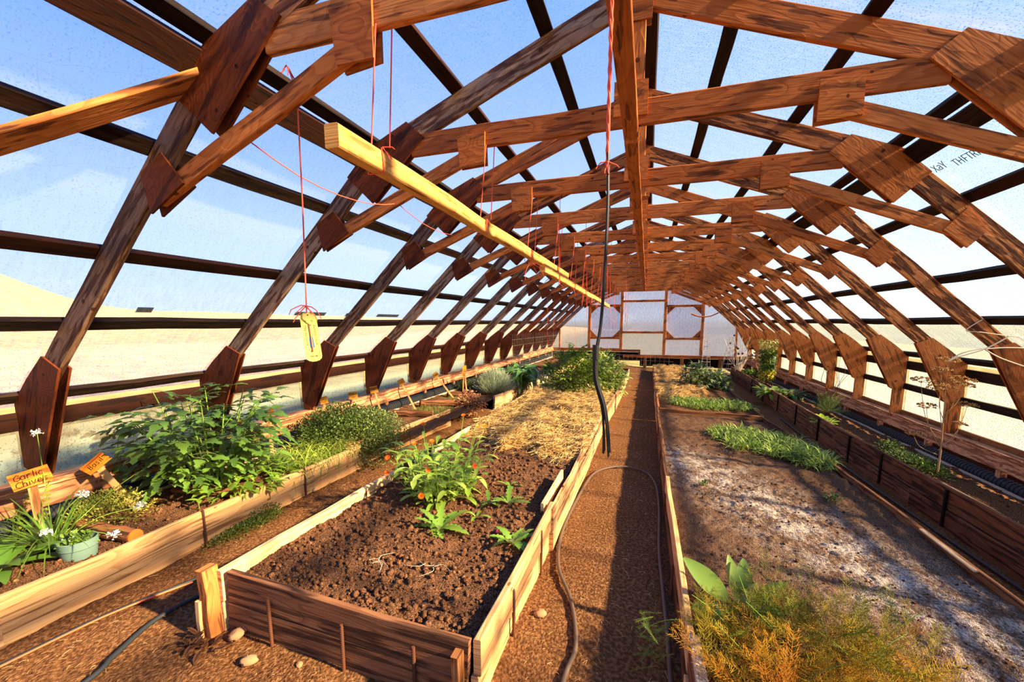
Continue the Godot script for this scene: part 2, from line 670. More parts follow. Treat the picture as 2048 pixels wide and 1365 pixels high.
	for i in 512 * 512:
		var t := sa[i] / 255.0
		var q := smoothstep(0.66, 0.8, sp[i] / 255.0)
		var a := 0.62 + 0.38 * t + q * 0.1
		var g := 1.0 - q * 0.55
		fx[i * 4] = int(255 * g)
		fx[i * 4 + 1] = int(255 * g)
		fx[i * 4 + 2] = int(255 * g)
		fx[i * 4 + 3] = clampi(int(a * 255), 0, 255)
	var rr := RandomNumberGenerator.new()
	rr.seed = 5
	for k in 16:
		var lx := rr.randf() * 512.0
		var ly := rr.randf() * 512.0
		var ang := rr.randf_range(-0.25, 0.25) if k % 4 else rr.randf() * TAU
		for i in rr.randi_range(60, 420):
			ang += rr.randf_range(-0.05, 0.05)
			lx += cos(ang)
			ly += sin(ang)
			var o := (posmod(int(ly), 512) * 512 + posmod(int(lx), 512)) * 4
			for c in 3:
				fx[o + c] = int(fx[o + c] * 0.72)
			fx[o + 3] = mini(255, fx[o + 3] + 40)
	var ft := ImageTexture.create_from_image(Image.create_from_data(512, 512, false, Image.FORMAT_RGBA8, fx))
	M.film_left = film(0.9, Color(0.93, 0.94, 0.97), ft)
	M.film_right = film(0.95, Color(0.80, 0.94, 1.0), ft, 0.62)
	M.pane_left = film(0.66, Color(0.62, 0.70, 0.68), ft, 0.8)
	M.pane_right = film(0.85, Color(0.80, 0.93, 1.0), ft, 0.62)
	M.pane_end = film(0.55, Color(0.93, 0.95, 0.92), ft)
	M.pane_white = film(0.72, Color(0.97, 0.98, 0.98), ft)
	for k in ["film_left", "film_right"]:
		M[k].uv1_scale = Vector3(1.1, 1.1, 1)


# ---------- ground and shell ----------
func build_ground() -> void:
	var out := struct("floor_outside", "dry golden field sloping up to a low hill outside the plastic")
	fn.frequency = 0.03
	var hill := func(x: float, d: float) -> float:
		var e := maxf(0.0, -x - 14.0)
		var side := clampf((0.62 - d / maxf(10.0, -x)) / 0.4, 0.0, 1.0)
		var y := -0.048 * x - 0.006 * d - 0.12 + fn.get_noise_2d(x, d) * 0.25 * smoothstep(6.0, 20.0, absf(x))
		y += 8.5 * smoothstep(0.0, 60.0, e) * side * side * (3.0 - 2.0 * side)
		return y
	var grass := func(x: float, _d: float) -> Color:
		return Color(1, 1, 1).lerp(Color(0.34, 0.44, 0.42), smoothstep(-16.0, -5.0, x))  # grass tone to the right; beside the left wall it paints the greenhouse shadow
	part("field", terrain(-110, 60, -60, 140, 85, 100, hill, grass), M.field, out)
	var fl := struct("floor", "bare trodden earth paths between the raised beds")
	fn.frequency = 1.0
	var hp := func(x: float, d: float) -> float:
		return G(x, d) + 0.018 * fn.get_noise_2d(x * 1.3, d * 1.3) + 0.008 * fn.get_noise_2d(x * 9.0, d * 9.0)
	var tp := func(x: float, d: float) -> Color:
		var t := 0.5 + 0.5 * fn.get_noise_2d(x * 1.7 + 40.0, d * 1.7)
		return Color(1, 1, 1).lerp(Color(0.72, 0.66, 0.6), t)
	part("earth", terrain(-4.2, 4.2, 0.4, 5.0, 240, 180, hp, tp), M.path, fl)
	part("earth", terrain(-4.2, 4.2, 5.0, 18.4, 140, 260, hp, tp), M.path, fl)
	part("earth", terrain(-4.2, 4.2, -2.4, 0.4, 60, 30, hp, tp), M.path, fl)

func film_sheet(a: Vector2, b: Vector2, d0: float, d1: float, low: float, high: float) -> ArrayMesh:
	# from a (low) to b (high) in xy; sags a little between the trusses
	var mb := MB.new()
	var nx := 10
	var nd := int((d1 - d0) / 0.305)
	var t := (b - a).normalized()
	var nn2 := Vector2(t.y, -t.x)
	if nn2.y > 0:
		nn2 = -nn2
	var nv := Vector3(nn2.x, nn2.y, 0)
	var L := a.distance_to(b)
	for j in nd + 1:
		var d := d0 + (d1 - d0) * j / nd
		var ph := fposmod((d - D0) / BAY, 1.0)
		for i in nx + 1:
			var f := float(i) / nx
			var s := sin(ph * PI) * 0.018 * absf(sin(f * PI * 3.0)) + 0.004 * fn.get_noise_2d(d * 3.0, f * 9.0)
			var p := a.lerp(b, f)
			mb.vert(Vector3(p.x, p.y, -d) - nv * s * 0.6, nv, Vector2(d, f * L))
			mb.col.append(Color(1, 1, 1, lerpf(low, high, smoothstep(0.0, 0.62, f))))
	for j in nd:
		for i in nx:
			var k := j * (nx + 1) + i
			mb.tri3(k, k + 1, k + nx + 2, nv); mb.tri3(k, k + nx + 2, k + nx + 1, nv)
	return mb.done()

func build_shell() -> void:
	var roof := struct("ceiling", "clear plastic sheeting over dark purlins")
	var dn := -2.2
	for s in [-1, 1]:
		var m: Material = M.film_left if s < 0 else M.film_right
		part("film_sheet", film_sheet(Vector2(s * 3.90, 1.20), Vector2(s * 1.90, 3.062), dn, DEND + 0.05, 0.85 if s < 0 else 0.70, 0.36 if s < 0 else 0.5), m, roof)
		part("film_sheet", film_sheet(Vector2(s * 1.90, 3.062), Vector2(0, 3.782), dn, DEND + 0.05, 0.30 if s < 0 else 0.46, 0.26 if s < 0 else 0.46), m, roof)
		var leg := Vector3(s * -0.733, 0.680, 0)          # up the lower slope
		var out := Vector3(s * 0.680, 0.733, 0)
		for y in [1.735, 2.135, 2.624]:
			var x: float = 1.87 + (3.023 - y) / 0.93
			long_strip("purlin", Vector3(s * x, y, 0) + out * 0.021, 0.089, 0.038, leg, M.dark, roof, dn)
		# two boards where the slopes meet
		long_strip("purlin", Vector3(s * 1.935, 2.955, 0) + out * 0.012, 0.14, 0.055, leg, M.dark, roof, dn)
		var raf := Vector3(s * -0.939, 0.344, 0)
		var up2 := Vector3(s * 0.344, 0.939, 0)
		for x in [1.835, 1.16, 0.54]:
			var y: float = 3.737 - 0.3818 * x
			long_strip("purlin", Vector3(s * x, y, 0) + up2 * 0.021, 0.089, 0.038, raf, M.dark, roof, dn)
		long_strip("purlin", Vector3(s * 0.07, 3.72, 0) + up2 * 0.021, 0.089, 0.038, raf, M.dark, roof, dn)
		# side wall
		var w := struct("wall_left" if s < 0 else "wall_right", "low side wall of plastic panes between timber posts")
		var top := 0.70 if s < 0 else 0.37
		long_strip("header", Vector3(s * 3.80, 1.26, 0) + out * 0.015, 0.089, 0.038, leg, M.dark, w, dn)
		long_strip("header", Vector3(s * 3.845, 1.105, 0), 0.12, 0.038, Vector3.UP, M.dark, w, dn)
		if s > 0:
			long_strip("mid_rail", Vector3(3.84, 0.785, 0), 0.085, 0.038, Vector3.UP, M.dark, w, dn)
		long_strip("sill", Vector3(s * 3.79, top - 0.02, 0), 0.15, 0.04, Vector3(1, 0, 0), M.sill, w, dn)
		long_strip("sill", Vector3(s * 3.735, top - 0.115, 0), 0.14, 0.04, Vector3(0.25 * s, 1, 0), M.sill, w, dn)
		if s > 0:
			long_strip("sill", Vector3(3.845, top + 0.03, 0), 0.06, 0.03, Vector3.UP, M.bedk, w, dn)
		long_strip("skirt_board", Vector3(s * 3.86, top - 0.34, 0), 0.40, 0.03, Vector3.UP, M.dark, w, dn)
		for k in range(-3, 14):
			var d := D0 + BAY * k
			var p0 := d + 0.02
			var p1 := d + BAY - 0.02
			if k == -3:
				p0 = dn
			var rects := [[top, 1.05]] if s < 0 else [[top + 0.05, 0.745], [0.825, 1.05]]
			for r in rects:
				part("pane", pane_mesh(Vector3(s * 3.875, r[0], -p0), Vector3(s * 3.875, r[0], -p1), Vector3(s * 3.875, r[1], -p1), Vector3(s * 3.875, r[1], -p0)), M.pane_left if s < 0 else M.pane_right, w)
			# short stub posts that carry the sill
			part("stub_post", board_mesh(P(s * 3.74, top - 0.10, d + 0.3), P(s * 3.74, top - 0.56, d + 0.3), 0.07, 0.06, Vector3.BACK), M.sill[0], w)
	# near end, behind the camera: the same sheeting on a plain frame
	var nw := struct("wall_near", "near end wall of plastic on a plain frame")
	part("pane", gable_mesh(-dn, 0.25), M.pane_end, nw)
	for x in [-2.2, -0.8, 0.8, 2.2]:
		part("post", board_mesh(Vector3(x, G(x, 0), -dn), Vector3(x, 3.72 - 0.38 * absf(x), -dn), 0.09, 0.04, Vector3.RIGHT), M.truss[1], nw)

func long_strip(called: String, at: Vector3, w: float, t: float, up: Vector3, mats: Array, parent: Node, dn: float) -> void:
	# runs the length of the house in three butted lengths
	var cuts := [dn, 4.0 + rf(-0.5, 0.5), 10.0 + rf(-0.6, 0.6), DEND]
	for i in 3:
		part(called, board_mesh(at + Vector3(0, 0, -cuts[i]), at + Vector3(0, 0, -cuts[i + 1] + 0.003), w, t, up, 14, 0.004, 0.004), mats[rng.randi() % mats.size()], parent)

func pane_mesh(a: Vector3, b: Vector3, c: Vector3, d: Vector3) -> ArrayMesh:
	var mb := MB.new()
	var u := rf(0, 5)
	var w := a.distance_to(b)
	var h := a.distance_to(d)
	mb.quad(a, b, c, d, Vector2(u, 0), Vector2(u + w, 0), Vector2(u + w, h), Vector2(u, h))
	return mb.done()

func gable_mesh(z: float, base: float) -> ArrayMesh:
	var mb := MB.new()
	var poly := PackedVector2Array([Vector2(-3.88, base + 0.3), Vector2(3.88, base - 0.1), Vector2(3.88, 1.22), Vector2(1.90, 3.05), Vector2(0, 3.77), Vector2(-1.90, 3.05), Vector2(-3.88, 1.22)])
	var tr := Geometry2D.triangulate_polygon(poly)
	for p in poly:
		mb.vert(Vector3(p.x, p.y, z), Vector3(0, 0, -1), p)
	for k in range(0, tr.size(), 3):
		mb.tri3(tr[k], tr[k + 1], tr[k + 2], Vector3(0, 0, -1))
	return mb.done()


# ---------- trusses ----------
const ORD := ["first", "second", "third", "fourth", "fifth", "sixth", "seventh", "eighth", "ninth", "tenth", "eleventh", "twelfth", "thirteenth", "fourteenth"]

func mirror(pts: Array, s: float) -> PackedVector2Array:
	var out := PackedVector2Array()
	for p in pts:
		out.append(Vector2(p.x * s + rf(-0.006, 0.006), p.y + rf(-0.006, 0.006)))
	return out

func pick(a: Array) -> Material:
	return a[rng.randi() % a.size()]

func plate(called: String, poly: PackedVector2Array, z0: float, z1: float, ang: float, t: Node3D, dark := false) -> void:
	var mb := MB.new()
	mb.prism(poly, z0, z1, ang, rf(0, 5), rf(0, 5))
	part(called, mb.done(), pick(M.ply_shade if dark else M.ply), t)

func build_trusses() -> void:
	for k in 14:
		var d := D0 + BAY * k
		var t := thing("roof_truss", "%s timber roof truss counting from the near end of the greenhouse" % ORD[k], "truss", P(0, 0, d), 0.0, "timber roof trusses")
		var Z := Vector3.BACK
		for s in [-1.0, 1.0]:
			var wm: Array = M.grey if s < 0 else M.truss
			var top := 0.70 if s < 0 else 0.37
			var j := rf(-0.008, 0.008)
			# rafter, leg, post: 2x6 timber, outer edges on the sheeting line
			var ro := Vector3(-s * 0.344, -0.939, 0) * 0.074
			part("rafter", board_mesh(Vector3(s * 1.90, 3.012 + j, 0) + ro, Vector3(s * 0.02, 3.730, 0) + ro, 0.148, 0.038, -ro, 4, 0.003), pick(M.stained if s > 0 else M.stained + M.grey), t)
			var lo := Vector3(-s * 0.680, -0.733, 0) * 0.072
			part("leg", board_mesh(Vector3(s * 3.72, 1.30, 0) + lo, Vector3(s * 1.90, 2.995, 0) + lo, 0.144, 0.038, -lo, 5, 0.004), pick(wm if s < 0 else M.stained), t)
			part("post", board_mesh(Vector3(s * 3.776, top, 0), Vector3(s * 3.776, 1.24, 0), 0.145, 0.038, Vector3.RIGHT, 2, 0.002), pick(wm), t)
			part("brace", board_mesh(Vector3(s * 1.02, 2.905 + j, 0), Vector3(s * 2.30, 2.395 + j, 0), 0.089, 0.038, Vector3(0, 1, 0), 3, 0.003), pick(M.truss), t)
			# plywood gussets on both faces
			for f in [-1.0, 1.0]:
				var z0: float = f * 0.0195
				var z1: float = f * 0.033
				var ha := mirror([Vector2(1.552, 3.155), Vector2(1.872, 3.020), Vector2(2.075, 2.832), Vector2(1.862, 2.635), Vector2(1.418, 3.045)], s)
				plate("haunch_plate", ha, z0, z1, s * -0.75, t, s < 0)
				if s < 0:
					plate("brace_plate", mirror([Vector2(0.960, 3.015), Vector2(1.165, 3.015), Vector2(1.145, 2.805), Vector2(0.958, 2.812)], s), z0, z1, rf(-0.1, 0.1), t)
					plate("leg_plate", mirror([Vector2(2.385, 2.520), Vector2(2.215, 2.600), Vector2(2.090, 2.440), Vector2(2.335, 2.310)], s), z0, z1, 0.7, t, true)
				else:
					plate("brace_plate", mirror([Vector2(0.955, 3.025), Vector2(1.160, 3.025), Vector2(1.160, 2.822), Vector2(0.955, 2.812)], s), z0, z1, rf(-0.1, 0.1), t)
					plate("leg_plate", mirror([Vector2(2.315, 2.560), Vector2(2.188, 2.420), Vector2(2.334, 2.284), Vector2(2.440, 2.395)], s), z0, z1, -0.7, t)
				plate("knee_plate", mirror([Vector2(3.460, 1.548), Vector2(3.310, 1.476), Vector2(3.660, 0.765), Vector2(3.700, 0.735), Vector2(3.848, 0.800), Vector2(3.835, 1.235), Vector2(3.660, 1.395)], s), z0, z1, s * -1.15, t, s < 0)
		part("tie_beam", board_mesh(Vector3(-1.52, 2.998, 0), Vector3(1.52, 2.998, 0), 0.144, 0.038, Vector3.UP, 6, 0.004), pick(M.truss), t)
		part("king_post", board_mesh(Vector3(-0.015, 3.071, 0), Vector3(-0.015, 3.60, 0), 0.14, 0.038, Vector3.RIGHT, 2, 0.002), pick(M.truss), t)
		for f in [-1.0, 1.0]:
			plate("king_plate", mirror([Vector2(-0.120, 3.175), Vector2(0.080, 3.170), Vector2(0.083, 2.980), Vector2(-0.116, 2.982)], 1.0), f * 0.0195, f * 0.033, 0.05, t)
			plate("ridge_plate", mirror([Vector2(-0.120, 3.66), Vector2(0.0, 3.715), Vector2(0.085, 3.67), Vector2(0.085, 3.49), Vector2(-0.12, 3.49)], 1.0), f * 0.0195, f * 0.033, 0.05, t)
	# flat plank nailed along under the ties
	var rb := thing("runner_plank", "long brown plank running along under the truss ties at mid span", "plank", P(-0.015, 2.905, 9.0))
	for i in 4:
		part("plank", board_mesh(Vector3(0, 0, 10.6 - i * 4.6), Vector3(0, 0, 6.05 - i * 4.6), 0.089, 0.036, Vector3.RIGHT, 10, 0.004), M.truss[2], rb)
	# diagonal wind brace at the near left
	var wb := part("wind_brace", board_mesh(P(-1.86, 2.99, 1.76), P(-2.86, 2.07, 0.60), 0.12, 0.034, Vector3(0.68, 0.3, 0.5), 5, 0.004), M.truss[1], self)
	wb.name = numbered("wind_brace")
	tag(wb, "pale brown diagonal board rising to the upper left corner of the first truss", "brace")


# ---------- far end wall ----------
func end_panel(w: Node3D, poly: Array, mat: Material) -> void:
	var mb := MB.new()
	var pv := PackedVector2Array(poly)
	mb.prism(pv, -DEND - 0.012, -DEND - 0.004, 0.0, rf(0, 3), rf(0, 3))
	part("panel", mb.done(), mat, w)

func build_end_wall() -> void:
	var w := struct("wall_far", "far end wall of clear and white panels in dark timber framing")
	var z := -DEND + 0.02
	var roof_y := func(x: float) -> float:
		var a := absf(x)
		return 3.70 - 0.38 * a if a < 1.9 else 2.98 - 0.925 * (a - 1.9)
	for q in [[-3.45, 0.66], [-2.19, 0.66], [-0.88, 0.62], [0.81, 0.43], [2.19, 0.43], [3.41, 0.42]]:
		part("stud", board_mesh(Vector3(q[0], q[1], z), Vector3(q[0], roof_y.call(q[0]), z), 0.11 if absf(q[0]) < 3 else 0.07, 0.05, Vector3.RIGHT, 3, 0.003), M.truss[0], w)
	# sills step down with the ground
	part("sill", board_mesh(Vector3(-3.85, 0.60, z), Vector3(-0.82, 0.60, z), 0.13, 0.06, Vector3.UP, 6, 0.004), M.truss[2], w)
	part("sill", board_mesh(Vector3(-0.88, 0.585, z + 0.02), Vector3(-0.10, 0.585, z + 0.02), 0.09, 0.06, Vector3.UP, 2, 0.003), M.bedk[0], w)
	part("sill", board_mesh(Vector3(-0.78, 0.36, z), Vector3(3.85, 0.36, z), 0.12, 0.07, Vector3.UP, 8, 0.004), M.truss[2], w)
	part("sill", board_mesh(Vector3(-0.13, 0.63, z + 0.02), Vector3(-0.13, 0.41, z + 0.02), 0.08, 0.06, Vector3.RIGHT), M.bedk[0], w)
	for q in [[-3.85, -0.1, 0.34, 0.35], [-0.1, 3.85, 0.12, 0.34]]:
		part("skirt_board", board_mesh(Vector3(q[0], q[2], z - 0.03), Vector3(q[1], q[2], z - 0.03), q[3], 0.04, Vector3.UP, 6, 0.004), M.dark[0], w)
	for x in [-3.2, -1.6, 0.1, 1.5, 2.9]:
		part("stub_post", board_mesh(Vector3(x, G(x, DEND), z + 0.03), Vector3(x, 0.5 if x < 0 else 0.32, z + 0.03), 0.12, 0.09, Vector3.RIGHT), M.bedk[2], w)
	# rails
	for q in [[-0.86, 0.79, 2.59], [-0.86, 0.79, 1.33], [-2.17, -0.9, 2.42], [-2.17, -0.9, 1.09], [0.83, 2.17, 2.37], [0.83, 2.17, 1.08]]:
		part("rail", board_mesh(Vector3(q[0], q[2], z), Vector3(q[1], q[2], z), 0.085, 0.05, Vector3.UP, 3, 0.003), M.truss[2], w)
	for s in [-1.0, 1.0]:
		part("top_rail", board_mesh(Vector3(s * 3.84, 1.2, z), Vector3(s * 1.9, 2.97, z), 0.11, 0.05, Vector3.UP, 3, 0.003), M.truss[1], w)
		part("top_rail", board_mesh(Vector3(s * 1.9, 2.97, z), Vector3(0, 3.66, z), 0.11, 0.05, Vector3.UP, 3, 0.003), M.truss[1], w)
	# panels
	end_panel(w, [Vector2(-3.84, 0.66), Vector2(-3.45, 0.66), Vector2(-3.45, 1.5), Vector2(-3.84, 1.15)], M.pane_end)
	end_panel(w, [Vector2(-3.45, 0.66), Vector2(-2.2, 0.66), Vector2(-2.2, 2.68), Vector2(-3.45, 1.53)], M.pane_end)
	end_panel(w, [Vector2(-2.2, 0.64), Vector2(-0.88, 0.64), Vector2(-0.88, 1.1), Vector2(-2.2, 1.1)], M.pane_white)
	end_panel(w, [Vector2(-2.2, 2.42), Vector2(-0.88, 2.42), Vector2(-0.88, 3.36), Vector2(-1.9, 2.97), Vector2(-2.2, 2.70)], M.film_left)
	end_panel(w, [Vector2(-0.88, 1.33), Vector2(0.81, 1.33), Vector2(0.81, 2.59), Vector2(-0.88, 2.59)], M.pane_white)
	end_panel(w, [Vector2(-0.88, 2.59), Vector2(0.81, 2.59), Vector2(0.81, 3.38), Vector2(0, 3.68), Vector2(-0.88, 3.36)], M.pane_white)
	end_panel(w, [Vector2(-0.88, 0.41), Vector2(0.81, 0.41), Vector2(0.81, 1.33), Vector2(-0.88, 1.33)], M.pane_end)
	end_panel(w, [Vector2(0.81, 0.41), Vector2(2.19, 0.41), Vector2(2.19, 1.08), Vector2(0.81, 1.08)], M.pane_white)
	end_panel(w, [Vector2(0.81, 2.37), Vector2(2.19, 2.37), Vector2(2.19, 2.70), Vector2(1.9, 2.97), Vector2(0.81, 3.38)], M.film_left)
	end_panel(w, [Vector2(2.19, 0.41), Vector2(3.41, 0.41), Vector2(3.41, 1.57), Vector2(2.19, 2.70)], M.pane_white)
	end_panel(w, [Vector2(3.41, 0.41), Vector2(3.84, 0.41), Vector2(3.84, 1.15), Vector2(3.41, 1.55)], M.pane_white)
	# two octagonal film vents
	var n := 1
	for q in [[-2.14, -0.94, 1.13, 2.38], [0.87, 2.13, 1.12, 2.33]]:
		var win := struct("window_%d" % n, "eight-sided film window with plywood corner gussets, %s of the white centre panels" % ("left" if n == 1 else "right"))
		n += 1
		var c := 0.30
		var oct := [Vector2(q[0] + c, q[2]), Vector2(q[1] - c, q[2]), Vector2(q[1], q[2] + c), Vector2(q[1], q[3] - c), Vector2(q[1] - c, q[3]), Vector2(q[0] + c, q[3]), Vector2(q[0], q[3] - c), Vector2(q[0], q[2] + c)]
		var mb := MB.new()
		mb.prism(PackedVector2Array(oct), z - 0.03, z - 0.026, 0.0, 0.0, 0.0)
		part("pane", mb.done(), M.film_left, win)
		for e in [[0, 0], [1, 0], [0, 1], [1, 1]]:
			var cx: float = q[e[0]]
			var cy: float = q[2 + e[1]]
			var dx := c if e[0] == 0 else -c
			var dy := c if e[1] == 0 else -c
			plate("corner_gusset", PackedVector2Array([Vector2(cx, cy), Vector2(cx + dx, cy), Vector2(cx, cy + dy)]), z - 0.01, z + 0.012, 0.6, win)


# ---------- raised beds ----------
# a run of two-course boards along points [x, d], top at height h above the ground, leaning a little
func bed_run(bed: Node3D, pts: Array, h: float, mats: Array, courses := 2, gap := 0.006) -> void:
	for i in pts.size() - 1:
		var a: Array = pts[i]
		var b: Array = pts[i + 1]
		var hc := (h + 0.03) / courses
		for c in courses:
			var y := h - hc * (c + 0.5)
			var o := rf(-0.006, 0.006) + (0.006 if c == 0 else 0.0)
			var pa := PG(a[0] + o, y, a[1])
			var pb := PG(b[0] + o, y, b[1])
			part("side_board", board_mesh(pa, pb, hc - gap, 0.036, Vector3.UP, maxi(3, int(pa.distance_to(pb) / 0.4)), 0.006, 0.005), pick(mats), bed)

func stake(bed: Node3D, x: float, d: float, top: float, lean := 0.0) -> void:
	# ribbed steel bar
	var mb := MB.new()
	var base := PG(x, -0.05, d)
	var tip := PG(x + lean, top, d)
	mb.tube([base, tip], 0.0075, 0.0075, 8)
	var L := base.distance_to(tip)
	if d < 4.5:
		var ax := (tip - base) / L
		for i in int(L / 0.012):
			var c := base + ax * (0.012 * i + 0.006)
			mb.tube([c - ax * 0.002, c + ax * 0.002], 0.0098, 0.0098, 8)
	part("steel_stake", mb.done(), M.rebar, bed)

func soil_h(h: float, amp: float, sd: float) -> Callable:
	return func(x: float, d: float) -> float:
		var a := fn.get_noise_2d(x * 1.6 + sd, d * 1.6) * 0.030
		var b := fn.get_noise_2d(x * 8.0, d * 8.0 + sd) * 0.018
		var c := absf(fn.get_noise_2d(x * 40.0 + sd, d * 40.0)) * 0.015
		return G(x, d) + h + (a + b + c) * amp

func clods(parent: Node, x0: float, x1: float, d0: float, d1: float, hf: Callable, count: int, big: float, called := "soil_clods") -> void:
	var lump := MB.new()
	lump.blob(Vector3.ZERO, Vector3(1, 0.75, 0.9), fn, 0.75, 5, 7)
	var lm := lump.done()
	var xs := []
	var cs := []
	for i in count:
		var x := rf(x0, x1)
		var d := d0 + (d1 - d0) * pow(rng.randf(), 1.5)
		var r := 0.003 + big * pow(rng.randf(), 6.0)
		xs.append(Transform3D(Basis.from_euler(Vector3(rf(0, 6), rf(0, 6), rf(0, 6))).scaled(Vector3.ONE * r), Vector3(x, hf.call(x, d) + r * 0.3, -d)))
		var t := rf(0.7, 1.35)
		cs.append(Color(t, t * rf(0.92, 1.0), t * rf(0.86, 1.0)))
	scatter(called, lm, M.soil, xs, cs, parent)

func build_beds() -> void:
	fn.frequency = 1.0
	# --- left bed along the wall
	var lb := thing("raised_bed", "long raised bed of sunlit pale boards along the left wall", "raised bed")
	bed_run(lb, [[-2.93, -1.6], [-2.92, 1.05], [-2.92, 3.05], [-2.93, 3.88]], 0.27, M.bed)
	bed_run(lb, [[-2.98, 3.70], [-2.94, 4.35], [-2.86, 6.05]], 0.27, M.bed)
	bed_run(lb, [[-2.62, 7.5], [-2.40, 10.2]], 0.28, M.bed)
	bed_run(lb, [[-2.40, 11.2], [-2.36, 14.0], [-2.36, 17.6]], 0.28, M.bed)
	for q in [[2.08], [3.04], [4.9]]:
		stake(lb, -2.895, q[0], 0.28)
	for q in [-1.5, 0.9, 3.2, 5.6, 8.0, 10.4, 12.8, 15.2]:
		part("back_curb", board_mesh(PG(-3.66 - rf(0, 0.02), 0.16, q), PG(-3.66, 0.16, q + 2.38), 0.15, 0.045, Vector3.UP, 5, 0.006), M.curb, lb)
	var h1 := soil_h(0.22, 0.9, 3.0)
	part("soil", terrain(-3.70, -2.93, 0.2, 4.6, 44, 230, h1), M.soil, lb).set_meta("kind", "stuff")
	part("soil", terrain(-3.70, -2.60, 4.6, 17.9, 36, 330, h1), M.soil, lb).set_meta("kind", "stuff")
	clods(lb, -3.65, -2.95, 1.0, 4.0, h1, 1600, 0.016)
	# --- middle bed, nearest
	var mb1 := thing("raised_bed", "wide raised bed in the foreground with bare soil, marigolds and straw", "raised bed")
	bed_run(mb1, [[-0.545, 1.555], [-0.54, 3.1]], 0.345, M.bed)
	bed_run(mb1, [[-0.515, 2.98], [-0.50, 5.1], [-0.50, 6.5], [-0.45, 8.6]], 0.335, M.bed)
	bed_run(mb1, [[-2.03, 1.52], [-2.02, 3.15]], 0.345, M.bed)
	bed_run(mb1, [[-2.04, 3.95], [-2.05, 6.4], [-2.06, 9.3]], 0.335, M.bed)
	part("side_board", board_mesh(PG(-2.04, 0.25, 3.05), PG(-1.90, 0.25, 3.42), 0.16, 0.036, Vector3.UP, 2, 0.003), M.bedk[2], mb1)
	bed_run(mb1, [[-1.985, 1.55], [-0.575, 1.545]], 0.345, M.bedk)
	bed_run(mb1, [[-2.04, 9.25], [-0.46, 8.55]], 0.32, M.bedk)
	part("corner_post", board_mesh(PG(-2.045, -0.03, 1.49), PG(-2.06, 0.37, 1.49), 0.055, 0.085, Vector3.RIGHT, 3, 0.003), M.truss[1], mb1)
	part("corner_block", board_mesh(PG(-2.085, -0.03, 1.47), PG(-2.082, 0.20, 1.47), 0.03, 0.07, Vector3.RIGHT, 2, 0.003), M.bed[1], mb1)
	part("corner_post", board_mesh(PG(-0.605, -0.03, 1.50), PG(-0.605, 0.30, 1.50), 0.038, 0.06, Vector3.RIGHT, 3, 0.003), M.bedk[2], mb1)
	part("patch_board", board_mesh(PG(-0.585, 0.31, 3.0), PG(-0.575, 0.33, 3.75), 0.10, 0.024, Vector3.UP, 2, 0.003), M.bed[0], mb1)
	for q in [-1.68, -1.23, -0.83]:
		stake(mb1, q, 1.515, 0.265 if q < -1.5 else 0.25, rf(-0.006, 0.006))
	for q in [[2.02, 0.27], [2.66, 0.30], [3.45, 0.33], [4.84, 0.34]]:
		stake(mb1, -0.508, q[0], q[1] + 0.02)
	stake(mb1, -1.995, 2.75, 0.34)
	var h2 := soil_h(0.265, 1.0, 9.0)
	part("soil", terrain(-2.01, -0.555, 1.56, 4.6, 150, 300, h2), M.soil, mb1).set_meta("kind", "stuff")
	part("soil", terrain(-2.03, -0.47, 4.6, 9.1, 70, 200, h2), M.soil, mb1).set_meta("kind", "stuff")
	clods(mb1, -1.98, -0.58, 1.6, 4.6, h2, 8000, 0.018)
	# --- middle bed behind it
	var mb2 := thing("raised_bed", "raised bed behind the straw bed, overgrown with tomato plants", "raised bed")
	bed_run(mb2, [[-0.43, 8.7], [-0.40, 11.2], [-0.38, 14.0]], 0.33, M.bed)
	bed_run(mb2, [[-2.0, 9.5], [-1.98, 14.0]], 0.33, M.bed)
	bed_run(mb2, [[-1.98, 14.0], [-0.38, 14.0]], 0.33, M.bedk)
	part("soil", terrain(-1.98, -0.43, 9.2, 14.0, 60, 150, soil_h(0.26, 1.0, 15.0)), M.soil, mb2).set_meta("kind", "stuff")
	# --- right bed in two boxes
	var rb1 := thing("raised_bed", "wide raised bed right of the middle path with pale ash-dusted soil", "raised bed")
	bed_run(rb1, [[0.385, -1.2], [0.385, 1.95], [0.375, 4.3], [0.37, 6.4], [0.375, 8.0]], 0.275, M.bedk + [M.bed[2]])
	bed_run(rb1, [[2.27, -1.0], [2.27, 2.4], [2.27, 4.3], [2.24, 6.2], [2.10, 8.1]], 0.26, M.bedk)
	bed_run(rb1, [[0.39, 7.95], [2.08, 8.1]], 0.28, M.bedk, 1)
	part("end_board", board_mesh(PG(0.415, 0.275, 1.2), PG(0.405, 0.27, 2.02), 0.05, 0.03, Vector3.RIGHT, 3, 0.003), M.curb, rb1)
	part("edge_lath", board_mesh(PG(2.245, 0.255, 3.35), PG(2.255, 0.255, 3.95), 0.035, 0.012, Vector3.RIGHT, 2, 0.002), M.bed[0], rb1)
	for q in [2.7, 3.9, 5.3, 6.6]:
		stake(rb1, 0.348, q, 0.24)
	var h3 := soil_h(0.20, 1.0, 21.0)
	var ash := func(x: float, d: float) -> Color:
		var band := exp(-pow((x - (1.45 - (d - 3.6) * 0.5)) / 0.52, 2.0)) * (1.0 - smoothstep(4.9, 6.4, d))
		var t := band * smoothstep(-0.35, 0.6, fn.get_noise_2d(x * 4.0 + 3.0, d * 4.0) * 0.7 + 0.9 * fn.get_noise_2d(x * 42.0, d * 42.0))
		t += 0.22 * smoothstep(0.35, 0.7, fn.get_noise_2d(x * 38.0 + 9.0, d * 38.0))
		return Color(0.20, 0.125, 0.085).lerp(Color(1, 1, 1), clampf(t * 0.8, 0, 1))
	part("soil", terrain(0.40, 2.26, 0.9, 5.0, 190, 330, h3, ash), M.soil_ash, rb1).set_meta("kind", "stuff")
